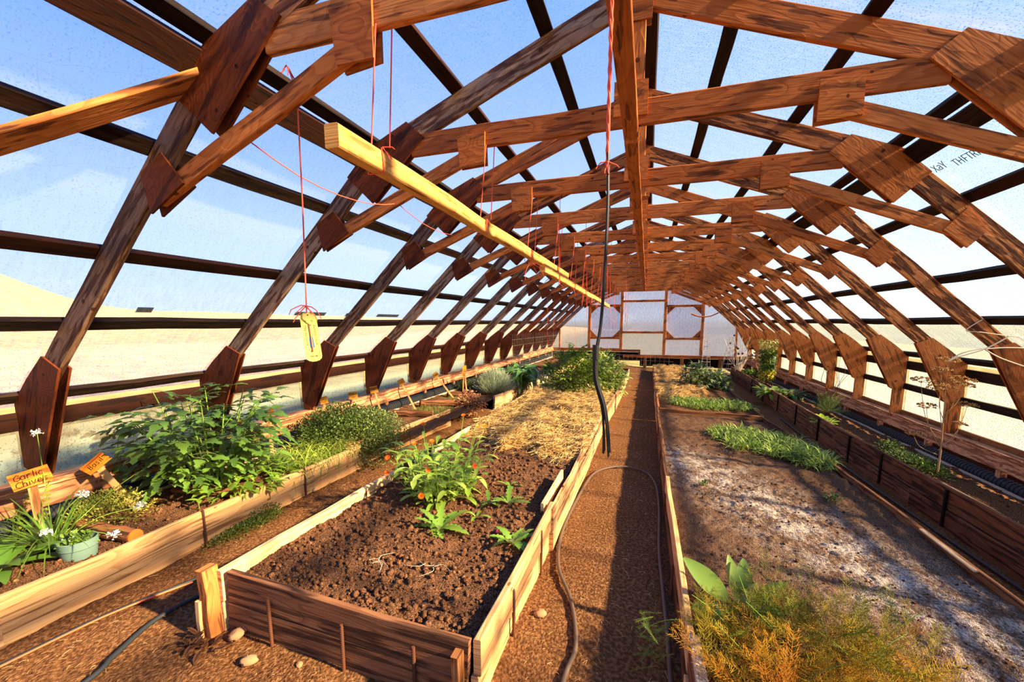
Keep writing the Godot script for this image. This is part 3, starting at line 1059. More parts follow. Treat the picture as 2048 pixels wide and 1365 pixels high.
	part("soil", terrain(0.39, 2.20, 5.0, 8.0, 90, 140, h3, ash), M.soil_ash, rb1).set_meta("kind", "stuff")
	clods(rb1, 0.42, 2.2, 1.6, 6.5, h3, 2600, 0.010)
	var rb2 := thing("raised_bed", "raised bed with straw and pepper plants right of the path, behind the ash-dusted one", "raised bed")
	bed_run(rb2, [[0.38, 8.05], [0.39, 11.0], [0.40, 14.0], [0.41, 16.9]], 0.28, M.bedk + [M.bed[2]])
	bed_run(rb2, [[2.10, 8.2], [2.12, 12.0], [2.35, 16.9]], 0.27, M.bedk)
	part("soil", terrain(0.40, 2.2, 8.05, 16.9, 70, 260, soil_h(0.21, 1.0, 27.0)), M.soil, rb2).set_meta("kind", "stuff")
	# --- bed along the right wall
	var rw := thing("raised_bed", "narrow raised bed of dark shaded boards along the right wall", "raised bed")
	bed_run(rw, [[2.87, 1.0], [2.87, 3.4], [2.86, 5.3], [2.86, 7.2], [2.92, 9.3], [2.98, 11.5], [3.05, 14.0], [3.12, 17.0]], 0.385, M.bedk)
	for q in [3.4, 4.76, 5.9, 6.74, 7.9, 9.1, 10.4, 11.8, 13.2]:
		part("support_stake", board_mesh(PG(2.835 + maxf(0.0, q - 7.2) * 0.027, -0.02, q), PG(2.835 + maxf(0.0, q - 7.2) * 0.027, 0.37, q), 0.03, 0.02, Vector3.BACK), M.dark[0], rw)
	part("edge_lath", board_mesh(PG(2.90, 0.37, 4.25), PG(2.90, 0.37, 4.95), 0.03, 0.014, Vector3.RIGHT, 2, 0.002), M.bed[2], rw)
	for q in [0.6, 3.0, 5.4, 7.8, 10.2, 12.6, 15.0]:
		part("back_curb", board_mesh(PG(3.64 + rf(0, 0.02), 0.16, q), PG(3.65, 0.16, q + 2.38), 0.19, 0.05, Vector3.UP, 6, 0.007), M.curb, rw)
	var h4 := soil_h(0.245, 0.8, 33.0)
	part("soil", terrain(2.88, 3.72, 1.0, 9.0, 60, 330, h4), M.soil, rw).set_meta("kind", "stuff")
	part("soil", terrain(2.95, 3.72, 9.0, 17.6, 40, 220, h4), M.soil, rw).set_meta("kind", "stuff")
	clods(rw, 2.92, 3.62, 3.0, 8.0, h4, 2200, 0.013)
	# ribbed black pipes under both sills
	for s in [-1.0, 1.0]:
		var mb := MB.new()
		var pts := []
		for i in 60:
			pts.append(PG(s * 3.75, 0.27, 0.4 + i * 0.29))
		mb.tube(pts, 0.068, 0.068, 12)
		for i in 300:
			var c := PG(s * 3.75, 0.27, 0.5 + i * 0.055)
			mb.tube([c, c + Vector3(0, 0, -0.022)], 0.075, 0.075, 12)
		part("ribbed_pipe", mb.done(), M.pipe, get_node("wall_left" if s < 0 else "wall_right"))


# ---------- things that hang ----------
func twine(a: Vector3, b: Vector3, r: float, mat: Material, label: String, group := "", sag := 0.0, called := "twine") -> void:
	var pts := []
	for i in 9:
		var f := i / 8.0
		pts.append(a.lerp(b, f) + Vector3(rf(-0.004, 0.004), -sag * 4.0 * f * (1.0 - f), rf(-0.004, 0.004)))
	var o := part(called, tube_mesh(pts, r, r, 5), mat, self)
	o.name = numbered(called)
	tag(o, label, "twine", group)

func knot(mb: MB, c: Vector3, n: int, L: float, r: float) -> void:
	for i in n:
		var pts := [c]
		var dir := Vector3(rf(-1, 1), rf(-1.2, 0.3), rf(-1, 1)).normalized()
		for k in 4:
			dir = (dir + Vector3(rf(-0.5, 0.5), rf(-0.7, 0.2), rf(-0.5, 0.5))).normalized()
			pts.append(pts[-1] + dir * L * 0.25)
		mb.tube(pts, r, r * 0.7, 5)

func build_hanging() -> void:
	# three hanging battens in a row
	for q in [[-1.0, 2.43, 1.38, -1.0, 2.40, 6.15, "nearest hanging pale batten, its blunt end close to the thermometer string"], [-0.97, 2.33, 4.55, -0.99, 2.27, 9.0, "second hanging batten, overlapping the far end of the nearest batten"], [-1.0, 2.29, 8.8, -1.0, 2.22, 13.2, "farthest hanging batten, its end in front of the left end window"]]:
		var a := P(q[0], q[1], q[2])
		var b := P(q[3], q[4], q[5])
		var o := part("hanging_batten", board_mesh(a, b, 0.085, 0.062, Vector3.UP, 10, 0.005, 0.005), M.batten, self)
		o.name = numbered("hanging_batten")
		tag(o, q[6], "batten", "battens hung from the trusses")
	# loops of twine that hold them
	for k in range(0, 9):
		var d := D0 + BAY * k
		var y := 2.43 - 0.02 * k
		var mb := MB.new()
		for s in [-1.0, 1.0]:
			mb.tube([P(-0.93 + 0.02 * s, 2.93, d + s * 0.026), P(-0.97 + 0.034 * s, y + 0.05, d + 0.015 * s)], 0.0032, 0.0032, 5)
		mb.tube([P(-1.035, y + 0.05, d), P(-1.035, y - 0.05, d), P(-0.965, y - 0.05, d + 0.01), P(-0.965, y + 0.05, d)], 0.0035, 0.0035, 5)
		knot(mb, P(-0.96, y + 0.05, d), 4, 0.06, 0.0025)
		if k > 1:
			knot(mb, P(-0.97, y - 0.06, d), 5, 0.22, 0.0025)
		var o := part("batten_sling", mb.done(), M.twine, self)
		o.name = numbered("batten_sling")
		tag(o, "%s coral twine sling holding up the hanging battens" % ORD[k], "twine", "twine slings of the battens")
	# loose strings from the ties
	for q in [[-0.70, 2, 2.10], [-0.62, 3, 1.95], [-0.35, 3, 1.9], [-0.78, 4, 1.8], [-0.42, 4, 1.7], [-0.25, 5, 1.75], [-0.66, 5, 1.7], [-0.52, 6, 1.6], [-0.80, 6, 1.75], [-0.3, 7, 1.65], [-0.68, 8, 1.6], [0.7, 9, 1.7], [-1.9, 9, 1.0], [-2.2, 7, 1.2], [-2.3, 8, 1.1]]:
		var d: float = D0 + BAY * q[1] + 0.03
		var top := 2.93 if absf(q[0]) < 1.5 else 2.62
		twine(P(q[0], top, d), P(q[0] + rf(-0.03, 0.03), q[2], d), 0.0028, M.twine, "thin coral string hanging from the %s truss, %s" % [ORD[q[1]], "right of the runner plank" if q[0] > 0 else ("far left over the left bed" if q[0] < -1.5 else ("nearer the battens" if q[0] < -0.6 else ("midway to the runner plank" if q[0] < -0.4 else "nearer the runner plank")))], "loose strings under the trusses")
	# cord slung along the left trusses
	twine(P(-1.73, 2.62, D0 + 0.03), P(-1.68, 2.63, D0 + BAY + 0.03), 0.0032, M.twine, "coral cord slung between the first and second truss braces on the left", "", 0.10)
	twine(P(-1.68, 2.63, D0 + BAY + 0.03), P(-1.80, 2.64, D0 + BAY * 2 + 0.03), 0.003, M.twine, "thin cord slung between the second and third truss braces on the left", "", 0.05)
	# thermometer on its string
	var tmb := MB.new()
	tmb.tube([P(-1.412, 2.75, D0 + 0.03), P(-1.415, 2.3, D0 + 0.02), P(-1.418, 1.80, D0)], 0.0034, 0.0034, 5)
	tmb.tube([P(-1.405, 2.76, D0 + 0.03), P(-1.40, 2.85, D0 - 0.025), P(-1.42, 2.83, D0 + 0.03), P(-1.412, 2.70, D0 + 0.03)], 0.0035, 0.0035, 5)
	knot(tmb, P(-1.412, 2.86, D0 - 0.02), 3, 0.05, 0.003)
	knot(tmb, P(-1.418, 1.83, D0), 6, 0.10, 0.0028)
	var ts := part("thermometer_string", tmb.done(), M.twine, self)
	tag(ts, "coral string from the first truss brace down to the thermometer", "twine")
	var th := thing("thermometer", "pale yellow wall thermometer dangling from a coral string at the left", "thermometer", P(-1.418, 1.80, D0 + 0.004))
	th.rotation = Vector3(0, 0.62, 0.075)
	var body := PackedVector2Array()
	for i in 8:
		var a := PI * i / 7.0
		body.append(Vector2(cos(a) * 0.036, -0.024 + sin(a) * 0.026))
	for i in 8:
		var a := PI + PI * i / 7.0
		body.append(Vector2(cos(a) * 0.036, -0.214 + sin(a) * 0.022))
	var bm := MB.new()
	bm.prism(body, -0.005, 0.0, 0, 0, 0)
	part("body", bm.done(), M.yellow, th)
	part("glass_tube", tube_mesh([Vector3(0, -0.055, 0.003), Vector3(0, -0.178, 0.003)], 0.0022, 0.0022, 8), M.red, th)
	var bulb := MB.new()
	bulb.blob(Vector3(0, -0.182, 0.003), Vector3(0.004, 0.005, 0.004), fn, 0.0)
	part("bulb", bulb.done(), M.red, th)
	for s in [-1.0, 1.0]:
		var bb := MB.new()
		bb.prism(PackedVector2Array([Vector2(s * 0.0045, -0.11), Vector2(s * 0.0085, -0.125), Vector2(s * 0.0095, -0.168), Vector2(s * 0.0045, -0.168)]), 0.0003, 0.001, 0, 0, 0)
		part("cold_band", bb.done(), M.blue, th)
		var txt := ""
		for i in 11:
			txt += str(120 - 16 * i if s < 0 else 50 - 8 * i) + "\n"
		part("numerals", text_mesh(txt, 0.0052, 0.0004, 0.0088), M.ink, th, Transform3D(Basis.IDENTITY, Vector3(s * 0.0205, -0.108, 0.0006)))
		part("unit_letter", text_mesh("°F" if s < 0 else "°C", 0.008, 0.0004), M.ink, th, Transform3D(Basis.IDENTITY, Vector3(s * 0.015, -0.042, 0.0006)))
	part("maker_mark", text_mesh("TAYLOR", 0.0075, 0.0004), M.ink, th, Transform3D(Basis.IDENTITY, Vector3(0, -0.210, 0.0006)))
	part("eyelet", tube_mesh([Vector3(0, -0.012, -0.006), Vector3(0, -0.012, 0.0012)], 0.003, 0.003, 8), M.black, th)
	# bundle of black drip tubing on a rope
	var rp := MB.new()
	for s in 3:
		var pts := []
		for i in 14:
			var f := i / 13.0
			pts.append(P(-0.028 + 0.004 * cos(f * 26.0 + s * TAU / 3), 2.96 - f * 0.66, D0 - 0.03 + 0.004 * sin(f * 26.0 + s * TAU / 3)))
		rp.tube(pts, 0.0042, 0.0042, 5)
	knot(rp, P(-0.028, 2.31, D0 - 0.03), 6, 0.05, 0.0025)
	var ro := part("rope", rp.done(), M.twine, self)
	tag(ro, "twisted coral rope hanging from the first truss above the middle path", "rope")
	var tb := thing("tubing_bundle", "bundle of black drip tubing hanging over the middle path", "tubing")
	for s in 5:
		var a := s * TAU / 5
		var o := Vector3(cos(a), 0, sin(a)) * 0.0062
		var fx := rf(-0.016, 0.016)
		var pts := [P(-0.052, 1.64, D0 - 0.03) + o, P(-0.050, 1.54, D0 - 0.03) + o, P(-0.020, 1.44, D0 - 0.03) + o * 1.2, P(-0.010 + fx * 0.3, 1.36, D0 - 0.03) + o * 1.3, P(-0.008 + fx, rf(1.22, 1.28), D0 - 0.03) + o * 1.6]
		if s < 2:
			pts = [P(-0.028, 2.34, D0 - 0.03) + o * 0.3, P(-0.024, 2.15, D0 - 0.03) + o * 0.5, P(-0.030, 1.90, D0 - 0.03) + o * 0.5, P(-0.038, 1.74, D0 - 0.03) + o * 0.5] + pts
		part("drip_tube", tube_mesh(smooth(pts), 0.0048, 0.0045, 7), M.black, tb)
	part("tie_wrap", tube_mesh([P(-0.052, 1.665, D0 - 0.03), P(-0.052, 1.61, D0 - 0.03)], 0.0125, 0.0125, 9), M.black, tb)
	# white cord tied round a right leg, with a loop
	var cb := MB.new()
	var dd := D0 + BAY * 3 - 0.045
	cb.tube(smooth([P(3.19, 1.76, dd), P(3.08, 1.66, dd), P(3.20, 1.64, dd), P(3.46, 1.60, dd), P(3.70, 1.60, dd)]), 0.0045, 0.0045, 6)
	cb.tube(smooth([P(3.40, 1.60, dd), P(3.24, 1.48, dd), P(3.05, 1.40, dd), P(2.98, 1.36, dd), P(3.08, 1.44, dd), P(3.22, 1.485, dd)]), 0.006, 0.006, 6)
	cb.tube(smooth([P(3.24, 1.48, dd), P(3.40, 1.495, dd), P(3.62, 1.49, dd), P(3.75, 1.47, dd)]), 0.006, 0.006, 6)
	cb.tube(smooth([P(3.24, 1.48, dd), P(3.36, 1.40, dd), P(3.55, 1.32, dd), P(3.7, 1.27, dd)]), 0.006, 0.006, 6)
	var cd := part("cord", cb.done(), M.cord, self)
	tag(cd, "cream cord knotted round the nearest right-hand truss leg with a loop", "cord")
	# dark tape and print marks on the sheeting
	for q in [[-3.22, 1.815, 2.02, 0.10], [-3.22, 1.815, 3.40, 0.42], [-3.22, 1.815, 4.15, 0.09], [-3.22, 1.815, 4.75, 0.5]]:
		var o := part("tape_strip", board_mesh(P(q[0], q[1] + 0.03, q[2]), P(q[0], q[1] + 0.03, q[2] + q[3]), 0.05, 0.002, Vector3(0.735, 0.68, 0), 1, 0.0, 0.0004), M.tape, self)
		o.name = numbered("tape_strip")
		tag(o, ["small blue-grey tape flag on the plastic just above the eye-level rail", "long dark tape strip on the plastic behind the thermometer", "short dark tape piece on the plastic right of the thermometer", "long dark tape strip on the plastic behind the third truss leg"][taken["tape_strip"]], "tape", "tape on the left sheeting")
	for q in [["THFTRN.", 2.137, 2.842, 3.80, 0.055], ["XaY", 2.113, 2.862, 4.06, 0.06]]:
		var bx := Vector3(0, 0, 1)
		var by := Vector3(-0.735, 0.678, 0)
		var o := part("film_print", text_mesh(q[0], q[4], 0.001), M.print, self, Transform3D(Basis(bx, by, bx.cross(by)), P(q[1], q[2], q[3])))
		o.name = numbered("film_print")
		tag(o, "faded blue-grey lettering printed on the right-hand sheeting, %s" % ("the larger, upper mark" if q[4] < 0.058 else "the smaller mark by the truss plate"), "lettering")

func text_mesh(s: String, h: float, depth: float, line := 0.0) -> TextMesh:
	var t := TextMesh.new()
	var f := SystemFont.new()
	f.font_names = PackedStringArray(["Droid Sans"])
	t.font = f
	t.text = s
	t.font_size = 32
	t.pixel_size = h / 23.0
	t.depth = depth
	t.curve_step = 4.0
	if line > 0.0:
		t.line_spacing = line / t.pixel_size - 38.0
	return t


# ---------- things on the paths ----------
func hose(called: String, pts: Array, r: float, mat: Material, label: String) -> void:
	var o := part(called, tube_mesh(smooth(pts, 8), r, r, 9), mat, self)
	o.name = numbered(called)
	tag(o, label, "hose")

func build_path_things() -> void:
	var loop := []
	for q in [[-0.19, 1.2], [-0.19, 1.80], [-0.17, 2.07], [-0.26, 2.43], [-0.41, 2.78], [-0.475, 3.30], [-0.455, 4.06], [-0.40, 4.71], [-0.26, 5.01], [-0.06, 5.15], [0.18, 5.06], [0.29, 4.69], [0.31, 4.04], [0.29, 3.28], [0.30, 2.75], [0.31, 2.25], [0.31, 1.2]]:
		loop.append(PG(q[0], 0.02, q[1]))
	hose("hose", loop, 0.0125, M.hose, "grey-brown hose looping across the middle path")
	hose("hose", [PG(-2.78, 0.02, 0.4), PG(-2.71, 0.02, 1.17), PG(-2.66, 0.02, 1.43), PG(-2.55, 0.02, 1.78), PG(-2.42, 0.02, 2.4), PG(-2.4, 0.02, 4.2)], 0.011, M.pipe, "black hose with an orange stripe along the left path")
	hose("hose_stripe", [PG(-2.762, 0.026, 0.4), PG(-2.692, 0.026, 1.17), PG(-2.642, 0.026, 1.43), PG(-2.532, 0.026, 1.72)], 0.0055, M.stripe, "thin orange line lying on the black hose at the left")
	hose("hose", [PG(-2.2, 0.02, 0.5), PG(-2.26, 0.02, 1.04), PG(-2.32, 0.02, 1.19), PG(-2.40, 0.02, 1.44), PG(-2.36, 0.02, 1.75), PG(-2.22, 0.02, 2.3), PG(-2.2, 0.02, 4.0)], 0.0125, M.pipe, "thick grey hose beside the corner post of the foreground bed")
	hose("hose", [PG(2.74, 0.02, 2.5), PG(2.73, 0.02, 3.71), PG(2.70, 0.02, 4.77), PG(2.68, 0.02, 7.08), PG(2.75, 0.02, 9.5)], 0.013, M.pipe, "dark hose running along the path by the right bed")
	var i := 0
	for q in [[-1.69, 1.39, 0.034, "tan oval stone on the earth in front of the foreground bed"], [-1.90, 1.50, 0.036, "tan stone at the foot of the foreground bed's corner post"], [-1.45, 1.46, 0.017, "small pale pebble against the front board of the foreground bed"], [-0.41, 2.24, 0.030, "pinkish stone on the middle path beside the sunlit bed board"]]:
		var mb := MB.new()
		mb.blob(Vector3.ZERO, Vector3(q[2] * 1.25, q[2] * 0.75, q[2] * 0.9), fn, 0.5, 10, 14)
		var o := part("stone", mb.done(), M.stone, self, Transform3D(Basis(Vector3.UP, i * 1.1 + 0.5), PG(q[0], q[2] * 0.5, q[1])))
		o.name = numbered("stone")
		tag(o, q[3], "stone")
		i += 1
	# wet dark leaf litter patch
	var lm := MB.new()
	for k in 26:
		lm.leaf(aim(PG(-2.02 + rf(-0.11, 0.13), 0.012 + rf(0, 0.012), 1.385 + rf(-0.05, 0.06)), Vector3(rf(-1, 1), rf(-0.1, 0.25), rf(-1, 1)), Vector3.UP), rf(0.04, 0.08), rf(0.02, 0.04), rf(-0.5, 0.8), 0.3, 3, prof_oval)
	var lo := part("leaf_litter", lm.done(), M.bedk[1], self)
	tag(lo, "dark wet scrap of dead leaves on the earth by the corner post", "leaf litter")
	# loose straw on the paths
	var st := thing("straw_litter", "loose bits of straw scattered over the earth paths", "straw")
	var xs := []
	var cs := []
	for k in 2600:
		var x := rf(-0.45, 0.36)
		var d := 1.3 + 16.0 * pow(rng.randf(), 1.4)
		if k % 4 == 0:
			x = rf(-2.85, -2.1)
			d = 0.9 + 6.0 * pow(rng.randf(), 1.3)
		if k % 9 == 0:
			x = rf(-2.0, -0.1)
			d = rf(0.9, 1.5)
		if k % 13 == 0:
			x = rf(2.3, 2.8)
			d = rf(3, 10)
		var s := rf(0.2, 0.7) * (1.0 if k % 3 else 0.5)
		xs.append(aim(PG(x, 0.012 + rf(0, 0.012), d), Vector3(rf(-1, 1), rf(-0.12, 0.12), rf(-1, 1)), Vector3.UP, Vector3(1, 1, s)))
		cs.append(mixc(lin(150, 108, 66), lin(220, 184, 130), pow(rng.randf(), 1.5)))
	scatter("straw", straw_mesh(0.07, 0.0013), M.straw, xs, cs, st)

func straw_mesh(L: float, r: float) -> ArrayMesh:
	var mb := MB.new()
	mb.tube([Vector3(0, 0, -L * 0.5), Vector3(0, L * 0.05, 0), Vector3(0, 0, L * 0.5)], r, r * 0.7, 3, false)
	return mb.done()


# ---------- hand-lettered plant signs ----------
const GLYPH := {
	"G": [[4, 5, 2, 6, 0, 4, 0, 1, 2, 0, 4, 1, 4, 3, 2.5, 3]], "a": [[3, 3.5, 1, 4, 0, 2, 1, 0, 3, 1], [3, 4, 3.2, 0]], "r": [[0.3, 4, 0.5, 0], [0.5, 2.5, 1.6, 4, 2.8, 3.6]], "l": [[0.6, 6.4, 0.6, 0]], "i": [[0.6, 4, 0.6, 0], [0.6, 5.4, 0.7, 5.8]],
	"c": [[3, 3.4, 1.4, 4, 0, 2, 1.2, 0, 3, 0.6]], "C": [[4, 5, 2, 6, 0, 4, 0, 1.4, 2, 0, 4, 0.8]], "h": [[0.4, 6.4, 0.4, 0], [0.4, 2.6, 1.8, 4, 3, 3, 3, 0]], "v": [[0, 4, 1.5, 0, 3.2, 4]], "e": [[0.2, 2, 3, 2.4, 2.2, 4, 0.8, 3.8, 0, 1.8, 1, 0, 3, 0.6]], "s": [[2.6, 3.6, 1, 4, 0.4, 2.9, 2.4, 1.4, 1.8, 0, 0, 0.5]],
	"B": [[0.4, 0, 0.4, 6, 2.6, 5.6, 2.6, 3.6, 0.4, 3.2, 3, 2.6, 3, 0.6, 0.4, 0]], "T": [[0, 6, 4, 6], [2, 6, 2, 0]], "o": [[1.5, 4, 0, 2, 1.5, 0, 3, 2, 1.5, 4]], "g": [[3, 3.6, 1, 4, 0, 2, 1, 0.4, 3, 1.4], [3, 4, 3, -1.6, 1.4, -2.2, 0.2, -1.6]], "n": [[0.3, 4, 0.3, 0], [0.3, 2.6, 1.8, 4, 2.8, 3, 2.8, 0]], "L": [[0.4, 6, 0.4, 0, 3.4, 0]], "~": [[0, 2, 1, 3.4, 1.6, 0.8, 2.6, 3.2, 3.2, 1, 4, 2.4]],
}

func lettering(mb: MB, s: String, h: float, centre: Vector2) -> void:
	var k := h / 6.0
	var wd := 0.0
	for ch in s:
		wd += (2.0 if ch in "il" else 4.4) * k
	var x := centre.x - wd * 0.5
	for ch in s:
		if GLYPH.has(ch):
			for line in GLYPH[ch]:
				var pts := []
				for i in range(0, line.size(), 2):
					pts.append(Vector3(x + (line[i] + line[i + 1] * 0.12) * k, centre.y + (line[i + 1] - 3.0) * k, 0))
				mb.tube(pts, h * 0.075, h * 0.075, 5)
		x += (2.0 if ch in "il" else 4.4) * k

func sign_at(foot: Vector3, head: Vector3, face: Vector3, w: float, h: float, lines: Array, th: float, label: String, roll: float, smat: Material, stake_w := 0.03, size_board := 0.008) -> void:
	var t := thing("plant_sign", label, "sign", foot, 0.0, "hand-lettered plant signs")
	var dir := head - foot
	part("stake", board_mesh(Vector3(0, 0, 0) - dir.normalized() * 0.05, dir * 0.98, stake_w, 0.011, dir.cross(face), 3, 0.001, 0.001), M.stake if roll < 9 else M.truss[1], t)
	var z := face.normalized()
	var y := (dir - z * dir.dot(z)).normalized()
	y = y.rotated(z, roll)
	var x := y.cross(z)
	var xf := Transform3D(Basis(x, y, z), dir + z * (0.006 + size_board * 0.5))
	part("placard", board_mesh(Vector3(-w * 0.5, 0, 0), Vector3(w * 0.5, 0, 0), h, size_board, Vector3.UP, 2, 0.0006, 0.001), smat, t, xf)
	var mb := MB.new()
	for i in lines.size():
		lettering(mb, lines[i], th, Vector2(rf(-0.004, 0.004), (lines.size() - 1) * h * 0.21 - i * h * 0.42))
	part("lettering", mb.done(), M.ink, t, xf * Transform3D(Basis.IDENTITY, Vector3(0, 0, size_board * 0.5)))

func build_signs() -> void:
	var cam := P(0.129, EYE, 0)
	sign_at(PG(-3.50, 0.22, 1.50), P(-3.50, 0.80, 1.49), cam - P(-3.5, 1.3, 1.49), 0.175, 0.105, ["Garlic", "Chives"], 0.036, "nearest orange sign on an upright stake, lettered Garlic Chives", 0.17, M.sign, 0.045)
	sign_at(PG(-3.42, 0.22, 1.98), P(-3.60, 0.752, 1.87), Vector3(0.75, 0.85, 0.75), 0.155, 0.09, ["Basil"], 0.034, "fallen orange sign leaning back on its stake, lettered Basil", 0.30, M.sign, 0.045)
	sign_at(PG(-3.41, 0.22, 2.90), P(-3.41, 0.82, 2.90), cam - P(-3.4, 1.4, 2.9), 0.105, 0.095, ["Tarragon"], 0.018, "orange sign with a dark edge, in front of the tall herb, lettered Tarragon", 0.22, M.sign, 0.028)
	sign_at(PG(-3.56, 0.22, 3.30), P(-3.56, 0.83, 3.30), cam - P(-3.5, 1.5, 3.3), 0.105, 0.085, ["Lovage"], 0.02, "orange sign on an upright reddish stake left of the herb mat", 0.2, M.sign, 0.034)
	sign_at(PG(-3.64, 0.22, 4.2), P(-3.66, 0.80, 4.2), cam - P(-3.7, 1.5, 4.2), 0.09, 0.09, ["~~", "~~"], 0.018, "yellow sign half hidden by the herb mat beside the third truss plate", 0.15, M.sign_pale, 0.026)
	sign_at(PG(-3.55, 0.22, 4.75), P(-3.66, 0.77, 4.75), cam - P(-3.7, 1.2, 4.75), 0.115, 0.095, ["~~~", "~~~"], 0.018, "yellow leaning sign first behind the herb mat", -0.15, M.sign_pale, 0.028)
	sign_at(PG(-3.52, 0.22, 5.20), P(-3.65, 0.78, 5.20), cam - P(-3.7, 1.2, 5.2), 0.11, 0.10, ["~~~"], 0.018, "yellow leaning sign second behind the herb mat", -0.08, M.sign_pale, 0.028)
	sign_at(PG(-3.42, 0.22, 5.95), P(-3.66, 0.79, 5.95), cam - P(-3.7, 1.2, 5.9), 0.105, 0.10, ["~~"], 0.018, "yellow leaning sign third behind the herb mat", 0.05, M.sign_pale, 0.028)
	sign_at(PG(-3.28, 0.22, 7.1), P(-3.64, 0.77, 7.1), cam - P(-3.7, 1.2, 7.1), 0.10, 0.10, ["~~"], 0.018, "yellow steeply leaning sign among the bark logs", 0.1, M.sign_pale, 0.028)
	sign_at(PG(-3.36, 0.22, 7.7), P(-3.33, 0.76, 7.7), cam - P(-3.3, 1.4, 7.7), 0.07, 0.10, ["~"], 0.016, "small yellow upright sign left of its taller twin before the lavender", -0.05, M.sign_pale, 0.024)
	sign_at(PG(-3.21, 0.22, 7.55), P(-3.25, 0.86, 7.55), cam - P(-3.2, 1.5, 7.5), 0.08, 0.11, ["~"], 0.016, "tallest yellow upright sign in front of the grey lavender", 0.0, M.sign_pale, 0.024)


# ---------- plants ----------
func prof_oval(f: float) -> float:
	return pow(sin(PI * clampf(f * 0.94 + 0.04, 0, 1)), 0.8)

func prof_lance(f: float) -> float:
	return (0.25 + 0.75 * sin(PI * pow(f, 0.75))) * (1.0 - f * f * 0.98)

func prof_spat(f: float) -> float:
	return 0.22 + 0.78 * pow(sin(PI * pow(f, 1.5) * 0.96), 0.9) if f < 0.97 else 0.05

func prof_strap(f: float) -> float:
	return (1.0 - pow(f, 3.0)) * (0.6 + 0.4 * minf(1.0, f * 4.0))

func prof_lobed(f: float) -> float:
	return (0.3 + 0.7 * absf(sin(f * PI * 5.5))) * (0.35 + 0.65 * sin(PI * pow(f, 0.85))) * (1.0 if f < 0.985 else 0.1)

func leaf_mesh(L: float, W: float, bend: float, fold: float, rows: int, prof: Callable) -> ArrayMesh:
	var mb := MB.new()
	mb.leaf(Transform3D.IDENTITY, L, W, bend, fold, rows, prof)
	return mb.done()

# several leaflets along a stalk that grows along +z
func compound_mesh(L: float, pairs: int, leaflet: float, width: float, droop: float, prof: Callable, rows := 5) -> ArrayMesh:
	var mb := MB.new()
	var pts := []
	for i in 6:
		var f := i / 5.0
		pts.append(Vector3(0, -droop * L * f * f, L * f))
	mb.tube(pts, 0.0022, 0.001, 4, false)
	for i in pairs:
		var f := 0.35 + 0.6 * i / maxf(1.0, pairs - 1.0)
		var p := Vector3(0, -droop * L * f * f, L * f)
		for s in [-1.0, 1.0]:
			var k := leaflet * (1.05 - 0.35 * f) * rf(0.85, 1.1)
			mb.leaf(aim(p, Vector3(s * 0.9, rf(-0.25, 0.1), 0.75), Vector3(rf(-0.2, 0.2), 1, 0)), k, k * width, rf(0.2, 0.9), 0.18, rows, prof)
	mb.leaf(aim(pts[-1], Vector3(0, -droop - 0.1, 1), Vector3.UP), leaflet * 1.1, leaflet * width * 1.1, 0.5, 0.18, rows, prof)
	return mb.done()

func colour_mat(c: Color, back := 0.7, rough := 0.5) -> StandardMaterial3D:
	return leafy(c, Color(back, back, back * 0.7), rough)

# small-leaved dome: returns transforms and colours
func dome(c: Vector3, rx: float, ry: float, rz: float, count: int, s0: float, s1: float, ca: Color, cb: Color, upward := 0.5, shell := 0.35) -> Array:
	var xs := []
	var cs := []
	for i in count:
		var t := rng.randf() * TAU
		var u := pow(rng.randf(), 0.7)
		var dir := Vector3(cos(t) * sqrt(1.0 - u * u), u, sin(t) * sqrt(1.0 - u * u))
		var k := 1.0 - shell * pow(rng.randf(), 1.5)
		k *= 1.0 + 0.22 * fn.get_noise_3d(dir.x * 2.4 + c.x * 3.0, dir.y * 2.4, dir.z * 2.4 + c.z * 3.0)
		var p := c + Vector3(dir.x * rx, dir.y * ry, dir.z * rz) * k
		var out := (dir + Vector3(rf(-0.9, 0.9), rf(-0.5, 0.9) + upward * 0.4, rf(-0.9, 0.9))).normalized()
		xs.append(aim(p, out, Vector3(rf(-0.5, 0.5), 1, rf(-0.5, 0.5)), Vector3.ONE * rf(s0, s1)))
		cs.append(mixc(ca, cb, rng.randf() * 0.7 + 0.3 * k * rng.randf()))
	return [xs, cs]

func merge(a: Array, b: Array) -> Array:
	a[0].append_array(b[0])
	a[1].append_array(b[1])
	return a

# arching strap leaves from a tuft
func tuft_parts(t: Node3D, called: String, meshes: Array, mat: Material, count: int, spread: float, lean0: float, lean1: float, s0: float, s1: float, at := Vector3.ZERO) -> void:
	for i in count:
		var a := rng.randf() * TAU
		var l := rf(lean0, lean1)
		var dir := Vector3(cos(a) * sin(l), cos(l), sin(a) * sin(l))
		var side := Vector3(cos(a), 0, sin(a))
		var p := at + side * spread * rng.randf()
		part(called, meshes[rng.randi() % meshes.size()], mat, t, aim(p, dir, -side + Vector3(0, 0.8, 0), Vector3.ONE * rf(s0, s1)))

func stems(t: Node3D, bases: Array, tips: Array, r0: float, r1: float, mat: Material, called := "stem") -> void:
	for i in bases.size():
		var m: Vector3 = bases[i].lerp(tips[i], 0.55) + Vector3(0, (tips[i] - bases[i]).length() * 0.10, 0)
		part(called, tube_mesh(smooth([bases[i], m, tips[i]], 4), r0, r1, 5), mat, t)

